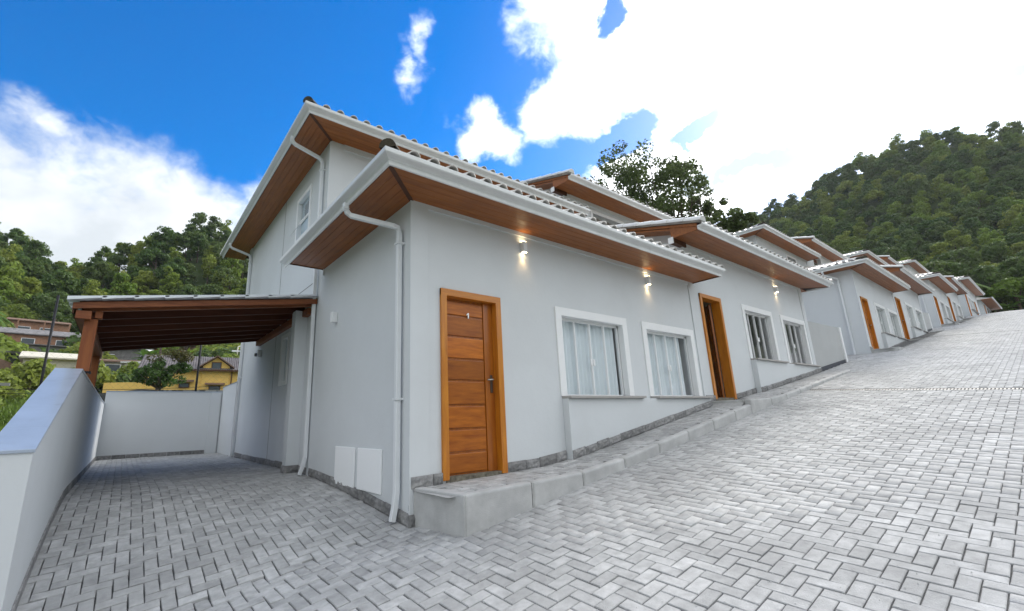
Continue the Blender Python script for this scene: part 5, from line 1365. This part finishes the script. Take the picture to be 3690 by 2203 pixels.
def yellow_house():
    az0, az1 = -1.6, 13.5; r = 52; x, y = polar(6, r); ang = -R(6); z = r * math.tan(R(3.9)); c = (x, y, z)
    T = thing('yellow_house', c, 'long yellow house with grey corrugated roof and a gabled dormer', 'house', 'houses in the village')
    L_ = lambda mb, nm, m_, p: local(mb, c, ang).build(nm, m_, p)
    # local x: metres to the right of azimuth 6
    X = lambda az: r * math.tan(R(az - 6))
    h = 1.9
    wl = L_(MB().box(X(1.2), X(15), 0, 7, -2.5, h), 'wall', YEL, T)
    L_(MB().prism([(X(-1.9), -.1, -2.5), (X(1.2), -.1, -2.5), (X(1.2), -.1, .62), (X(-.2), -.1, .62), (X(-1.9), -.1, .55)], (0, 5, 0)), 'low_wing', YEL, T)
    # corrugated roof
    rf = None; mb = MB(); xa, xb = X(.6), X(15.6); n = int((xb - xa) / .10)
    ze, zr, ye, yr = h - .02, h + 1.75, -.55, 3.6
    for q in range(n + 1):
        xx = xa + (xb - xa) * q / n; dz = .045 if q % 2 else 0
        mb.v += [(xx, ye, ze + dz), (xx, yr, zr + dz), (xx, 7.6, ze + dz)]
    for q in range(n): mb.f += [(3 * q, 3 * q + 3, 3 * q + 4, 3 * q + 1), (3 * q + 1, 3 * q + 4, 3 * q + 5, 3 * q + 2)]
    rf = L_(mb, 'roof', mat('dark_corrugated', (.13, .115, .115), .8, .25, 1.5, spots=(3, .5, .75, (.26, .25, .25), .5)), T)
    L_(MB().box(xa, xb, ye - .03, ye + .02, ze - .14, ze + .0), 'eaves_board', BROWNT, T)
    # dormer
    a, b = X(6.2), X(8.75); m = (a + b) / 2
    d = L_(MB().prism([(a, -.12, -1), (b, -.12, -1), (b, -.12, h + .35), (m, -.12, h + 1.25), (a, -.12, h + .35)], (0, 3, 0)), 'dormer', YEL, T)
    for sg in (-1, 1):
        e = a if sg < 0 else b
        L_(MB().prism([(m, -.5, h + 1.30), (e + sg * .38, -.5, h + .16), (e + sg * .38, -.5, h + .28), (m, -.5, h + 1.43)], (0, 3.4, 0)), 'dormer_roof', CLAY, d)
    def win(p, q, z0, z1, awn=False):
        w = L_(MB().box(p, q, -.17, -.121, z0, z1), 'window', BROWNT, T); L_(MB().box(p + .08, q - .08, -.19, -.171, z0 + .08, z1 - .08), 'pane', DPANE, w)
        if awn: L_(MB().prism([(p - .35, -.55, z1 + .08), (q + .35, -.55, z1 + .08), (q + .35, -.13, z1 + .24), (p - .35, -.13, z1 + .24)], (0, 0, .06)), 'awning', CLAY, w)
    win(m - .45, m + .40, h + .05, h + .78)
    win(X(4.2), X(5.15), .15, .62, True)
    win(m - .5, m + .5, -.3, .35, True)
    mb = MB().box(X(9.6), X(10.5), -.12, -.002, -.1, .62); wn = L_(mb, 'window', TRIM, T); L_(MB().box(X(9.7), X(10.4), -.14, -.121, 0, .54), 'pane', mat('bluish_sign', (.35, .45, .55), .5), wn)
    L_(MB().box(X(8.95), X(9.05), -.1, -.0, -.5, h), 'drainpipe', BROWNT, T)
    # white roof beyond
    T2 = thing('white_roof_shed', (*polar(3.6, 66), 66 * math.tan(R(6.4))), 'long white sheet roof showing above the yellow house', 'shed', 'houses in the village')
    x2, y2 = polar(3.6, 66); c2 = (x2, y2, 66 * math.tan(R(6.35)))
    local(MB().prism([(-5.2, 0, .15), (5.6, 0, .15), (5.6, 0, .75), (4.0, 0, .72), (-5.2, 0, .3)], (0, 6, 0)), c2, -R(3.6)).build('roof', WHITEW, T2)
    local(MB().box(-4.8, 5.2, .3, 5.7, -4, .14), c2, -R(3.6)).build('wall', CREAM, T2)
    # stone wall in front of the yellow house
    x3, y3 = polar(6, 47); c3 = (x3, y3, 47 * math.tan(R(3.15)))
    T3 = thing('stone_wall', c3, 'rough dark and white stone wall below the yellow house', 'wall')
    sm = mat('mottled_stone', (.30, .30, .29), .95, .2, 2, spots=(2.2, .47, .56, (.06, .06, .06), .95))
    local(MB().box(-2.5, 5.5, 0, .4, -3, .58), c3, -R(6)).build('wall_body', sm, T3)
    local(MB().prism([(-7.8, 0, -3), (-2.5, 0, -3), (-2.5, 0, .6), (-4.2, 0, .62), (-7.8, 0, .12)], (0, .4, 0)), c3, -R(6)).build('wall_body', DARKW, T3)
yellow_house()
def poles():
    for (az, r, el, h, lab) in ((9.2, 70, 6.2, 5.2, 'white utility pole with a lamp head behind the yellow house'),):
        x, y = polar(az, r); z = float(H(x, y)); zt = r * math.tan(R(8.6))
        T = thing('utility_pole', (x, y, z), lab, 'pole'); MB().tube([(x, y, z - .5), (x + .2, y, zt)], .09, 7).build('pole', CREAM, T, smooth=True)
        MB().box(x - .5, x + .8, y - .1, y + .1, zt - .7, zt - .5).build('crossarm', TRIM, T); MB().tube([(x + .2, y, zt), (x + 1.2, y, zt + .4), (x + 1.6, y, zt + .2)], .07, 6).build('lamp_arm', TRIM, T)
    x, y = polar(-13.5, 21); zt = 21 * math.tan(R(1.9))
    T = thing('street_lamp', (x + .9, y, float(H(x, y))), 'white street lamp head on a thin grey arm at the far left', 'street lamp')
    MB().tube([(x + .95, y, float(H(x, y)) - .3), (x + .95, y, zt - .45)], .05, 7).build('post', CONC, T, smooth=True)
    MB().tube([(x + .95, y, zt - .5), (x + .2, y, zt)], .018, 6).build('arm', PIPE, T)
    MB().box(x - .12, x + .22, y - .06, y + .06, zt - .03, zt + .06).build('lamp_head', TRIM, T, bevel=.02)
    x, y = polar(-10.6, 34); z = float(H(x, y)); zt = 34 * math.tan(R(4.6))
    T = thing('utility_pole', (x, y, z), 'grey utility pole with transformer and wires left of the granite coping', 'pole')
    MB().tube([(x, y, z - .5), (x, y, zt)], .13, 8).build('pole', CONC, T, smooth=True)
    MB().box(x - 1.4, x + 1.4, y - .06, y + .06, zt - .35, zt - .2).build('crossarm', CONC, T)
    MB().tube([(x + .5, y - .2, zt - 1.0), (x + .5, y - .2, zt - .45)], .2, 8).build('transformer', mat('transformer_green', (.35, .42, .40), .6), T)
    for q, dzz in enumerate((-.1, -.3)):
        pth = [(x + t * 26 - 13, y + t * 10 - 5, zt + dzz - .8 * (1 - (2 * t - 1) ** 2) + .4) for t in np.linspace(0, 1, 14)]
        MB().tube(pth, .02, 4).build('wire', BLACK, T)
poles()

# ---------------------------------------------------------------- greenery in the village
def greens():
    rd = random.Random(9)
    # dark bushy tree in front of the yellow house
    T = thing('bushy_tree', (*polar(2.6, 40), float(H(*polar(2.6, 40)))), 'dark bushy tree with a rusty top in front of the yellow house', 'tree')
    x, y, z0 = T.location; rr = np.random.default_rng(5); zc = 40 * math.tan(R(5.6))
    c, r = [], []
    for q in range(34):
        an = rd.uniform(0, 6.28); f = rd.uniform(0, 1) ** .5; c.append((x + math.cos(an) * f * 1.75, y + math.sin(an) * f * 1.6, zc + rd.uniform(-.9, 1.1) * (1.25 - f * .8))); r.append(rd.uniform(.28, .5))
    V, Fq = leaf_cloud(c, r, 120, .10, rr, .7); big_mesh('crown', V, Fq, LEAF_DARK, parent=T)
    V, Fq = leaf_cloud([(x + rd.uniform(-.8, 1.6), y - .6, zc + 1.2 + rd.uniform(-.25, .3)) for q in range(7)], [.5] * 7, 110, .10, rr, .7); big_mesh('rusty_crown', V, Fq, LEAF_RUST, parent=T)
    mb = MB().tube([(x, y, z0 - .5), (x - .3, y, z0 + 1), (x + .1, y, zc - .3)], .2, 7, .1)
    for q in range(9): b = Vector(c[q]); mb.tube([(x, y, zc - 1.2), tuple(b)], .07, 5, .02)
    mb.build('trunk', BARK, T, smooth=True)
    spots = [(-14.5, 30, 1.2), (-12.5, 34, 1.0), (-16, 36, 1.3), (-11, 40, .9), (-14, 44, 1.4), (-9.5, 44, 1.0), (-13, 52, 1.2), (-7, 56, 1.2), (-3.6, 60, 1.3), (-1, 62, 1.1), (0.5, 64, 1.2), (8.4, 62, 1.5), (10, 64, 1.6), (-14.5, 70, 1.8),
             (-10, 76, 1.8), (-5.6, 74, 1.5), (-3.4, 80, 1.7), (1.8, 78, 1.4), (7.5, 76, 2.2), (9.0, 80, 2.4), (-13.4, 88, 2.2), (-11.6, 92, 2.0), (-4.0, 92, 2.0), (-2.0, 98, 2.0), (2.0, 100, 2.0), (0, 106, 2.2), (8, 92, 2.4), (-15.5, 84, 2.0), (-6, 100, 1.8), (-14.5, 104, 2.0), (-10, 116, 2.2), (-12.4, 104, 1.8), (-6.5, 112, 2), (9.6, 72, 1.8), (6.8, 84, 2.2)]
    descr = ['leafy bush at the far left beyond the granite coping', 'round bush left of the granite coping', 'light green bush between the village houses', 'dark bush between the village houses']
    for az, r, s in spots:
        x, y = polar(az, r); z = float(H(x, y)); lit = rd.random() < .55
        d = descr[0] if r < 38 else descr[1] if r < 50 else descr[2 if lit else 3]
        plant('bush', (x, y, z - .3), s * 1.15, BUSHL if lit else BUSH, BUSHS, d, 'bush', 'bushes ' + ('near the coping' if r < 50 else 'in the village'))
    for az, r, s in ((-14.6, 112, 1.0), (-13.2, 66, 1.1), (-15, 60, 1.2), (-12, 64, 1.0), (-13.9, 78, 1.4), (-10.6, 80, 1.2), (-2.4, 74, 1.0), (2.2, 70, 1.1), (1.2, 74, 1.2), (5.2, 76, 1.0), (-15.0, 24, .9), (-13.6, 27, .8), (-14.2, 19, .7), (-16, 17, .8)):
        x, y = polar(az, r); z = float(H(x, y)); ban = rd.random() < .6 or r < 30
        palm_plant(x, y, z - .2, s, ban, ('broad leaved banana plant' if ban else 'slender palm') + (' growing below the yard wall at the far left' if r < 30 else ' among the village houses'), 'village banana plants' if ban else 'village palms')
    # scattered foreground trees above the village
    for az, r, s in ((8.6, 66, .55), (10.5, 60, .6), (-16.5, 50, .7), (-15.3, 66, .8), (-4.6, 66, .5), (6.2, 88, .7), (3.0, 84, .6), (9.8, 84, .9), (-9.6, 98, .7), (-15, 92, .9)):
        x, y = polar(az, r); z = float(H(x, y)); p = PROT[rd.randrange(3, 6)]
        plant('garden_tree', (x, y, z - .4), s, p[0], p[1], 'light green tree standing between the village houses', 'tree', 'garden trees in the village')
    # grass on the slope below the yard wall
    n = 26000; rg = np.random.default_rng(3)
    a = np.radians(rg.uniform(-24, -2.2, n)); r = rg.uniform(14, 52, n); X = r * np.sin(a); Y = r * np.cos(a) - 4.4; Z = H(X, Y)
    hgt = rg.uniform(.25, .65, n); th = rg.uniform(0, 6.28, n); w = .05; lx = np.cos(th) * w; ly = np.sin(th) * w; bx = rg.normal(0, .14, n); by = rg.normal(0, .14, n)
    V = np.stack([np.stack([X - lx, Y - ly, Z - .05], -1), np.stack([X + lx, Y + ly, Z - .05], -1), np.stack([X + lx * .5 + bx, Y + ly * .5 + by, Z + hgt], -1), np.stack([X - lx * .5 + bx, Y - ly * .5 + by, Z + hgt], -1)], 1).reshape(-1, 3)
    o = big_mesh('grass', V, np.arange(4 * n).reshape(-1, 4), leafmat('slope_grass', (.13, .20, .035), (.13, .20, .035), .4, .3), base=(0, 0, 0)); tag(o, 'tall light green grass on the slope below the yard wall', 'grass', kind='stuff')
greens()

def grit():
    n = 900; x = np.abs(rng.normal(0, 1, n)) * 3.2 + .2; y = -.9 - rng.uniform(0, 1, n) ** .7 * 3.4; z = SS(x, y); mbv = []; f = []
    q = n // 4; y[:q] = -.815 - rng.uniform(0, .06, q); x[:q] = rng.uniform(2.8, 14, q); z[:q] = SS(x[:q], y[:q])
    for i in range(n):
        s_ = rng.uniform(.0025, .007); a = rng.uniform(0, 6.28); k = len(mbv)
        for t in range(3): mbv.append((x[i] + math.cos(a + t * 2.1) * s_, y[i] + math.sin(a + t * 2.1) * s_, z[i] + .001))
        mbv.append((x[i], y[i], z[i] + s_ * 1.1)); f += [(k, k + 1, k + 3), (k + 1, k + 2, k + 3), (k + 2, k, k + 3)]
    mb = MB(); mb.v = mbv; mb.f = f; o = mb.build('grit', mat('white_grit', (.6, .6, .58), .9), None, base=(3, -2, -1)); tag(o, 'loose white grit scattered over the paving blocks', 'grit', kind='stuff')
grit()

def haze():
    m = bpy.data.materials.new('haze_air'); m.use_nodes = True; N = m.node_tree.nodes; N.clear()
    o = N.new('ShaderNodeOutputMaterial'); v = N.new('ShaderNodeVolumePrincipled'); v.inputs['Color'].default_value = (.93, .96, 1, 1); v.inputs['Density'].default_value = .00013; v.inputs['Anisotropy'].default_value = .3
    m.node_tree.links.new(v.outputs[0], o.inputs['Volume'])
    tag(MB().box(-3100, 3100, -3100, 3100, -10, 150).build('haze', m, None), kind='stuff')
haze()
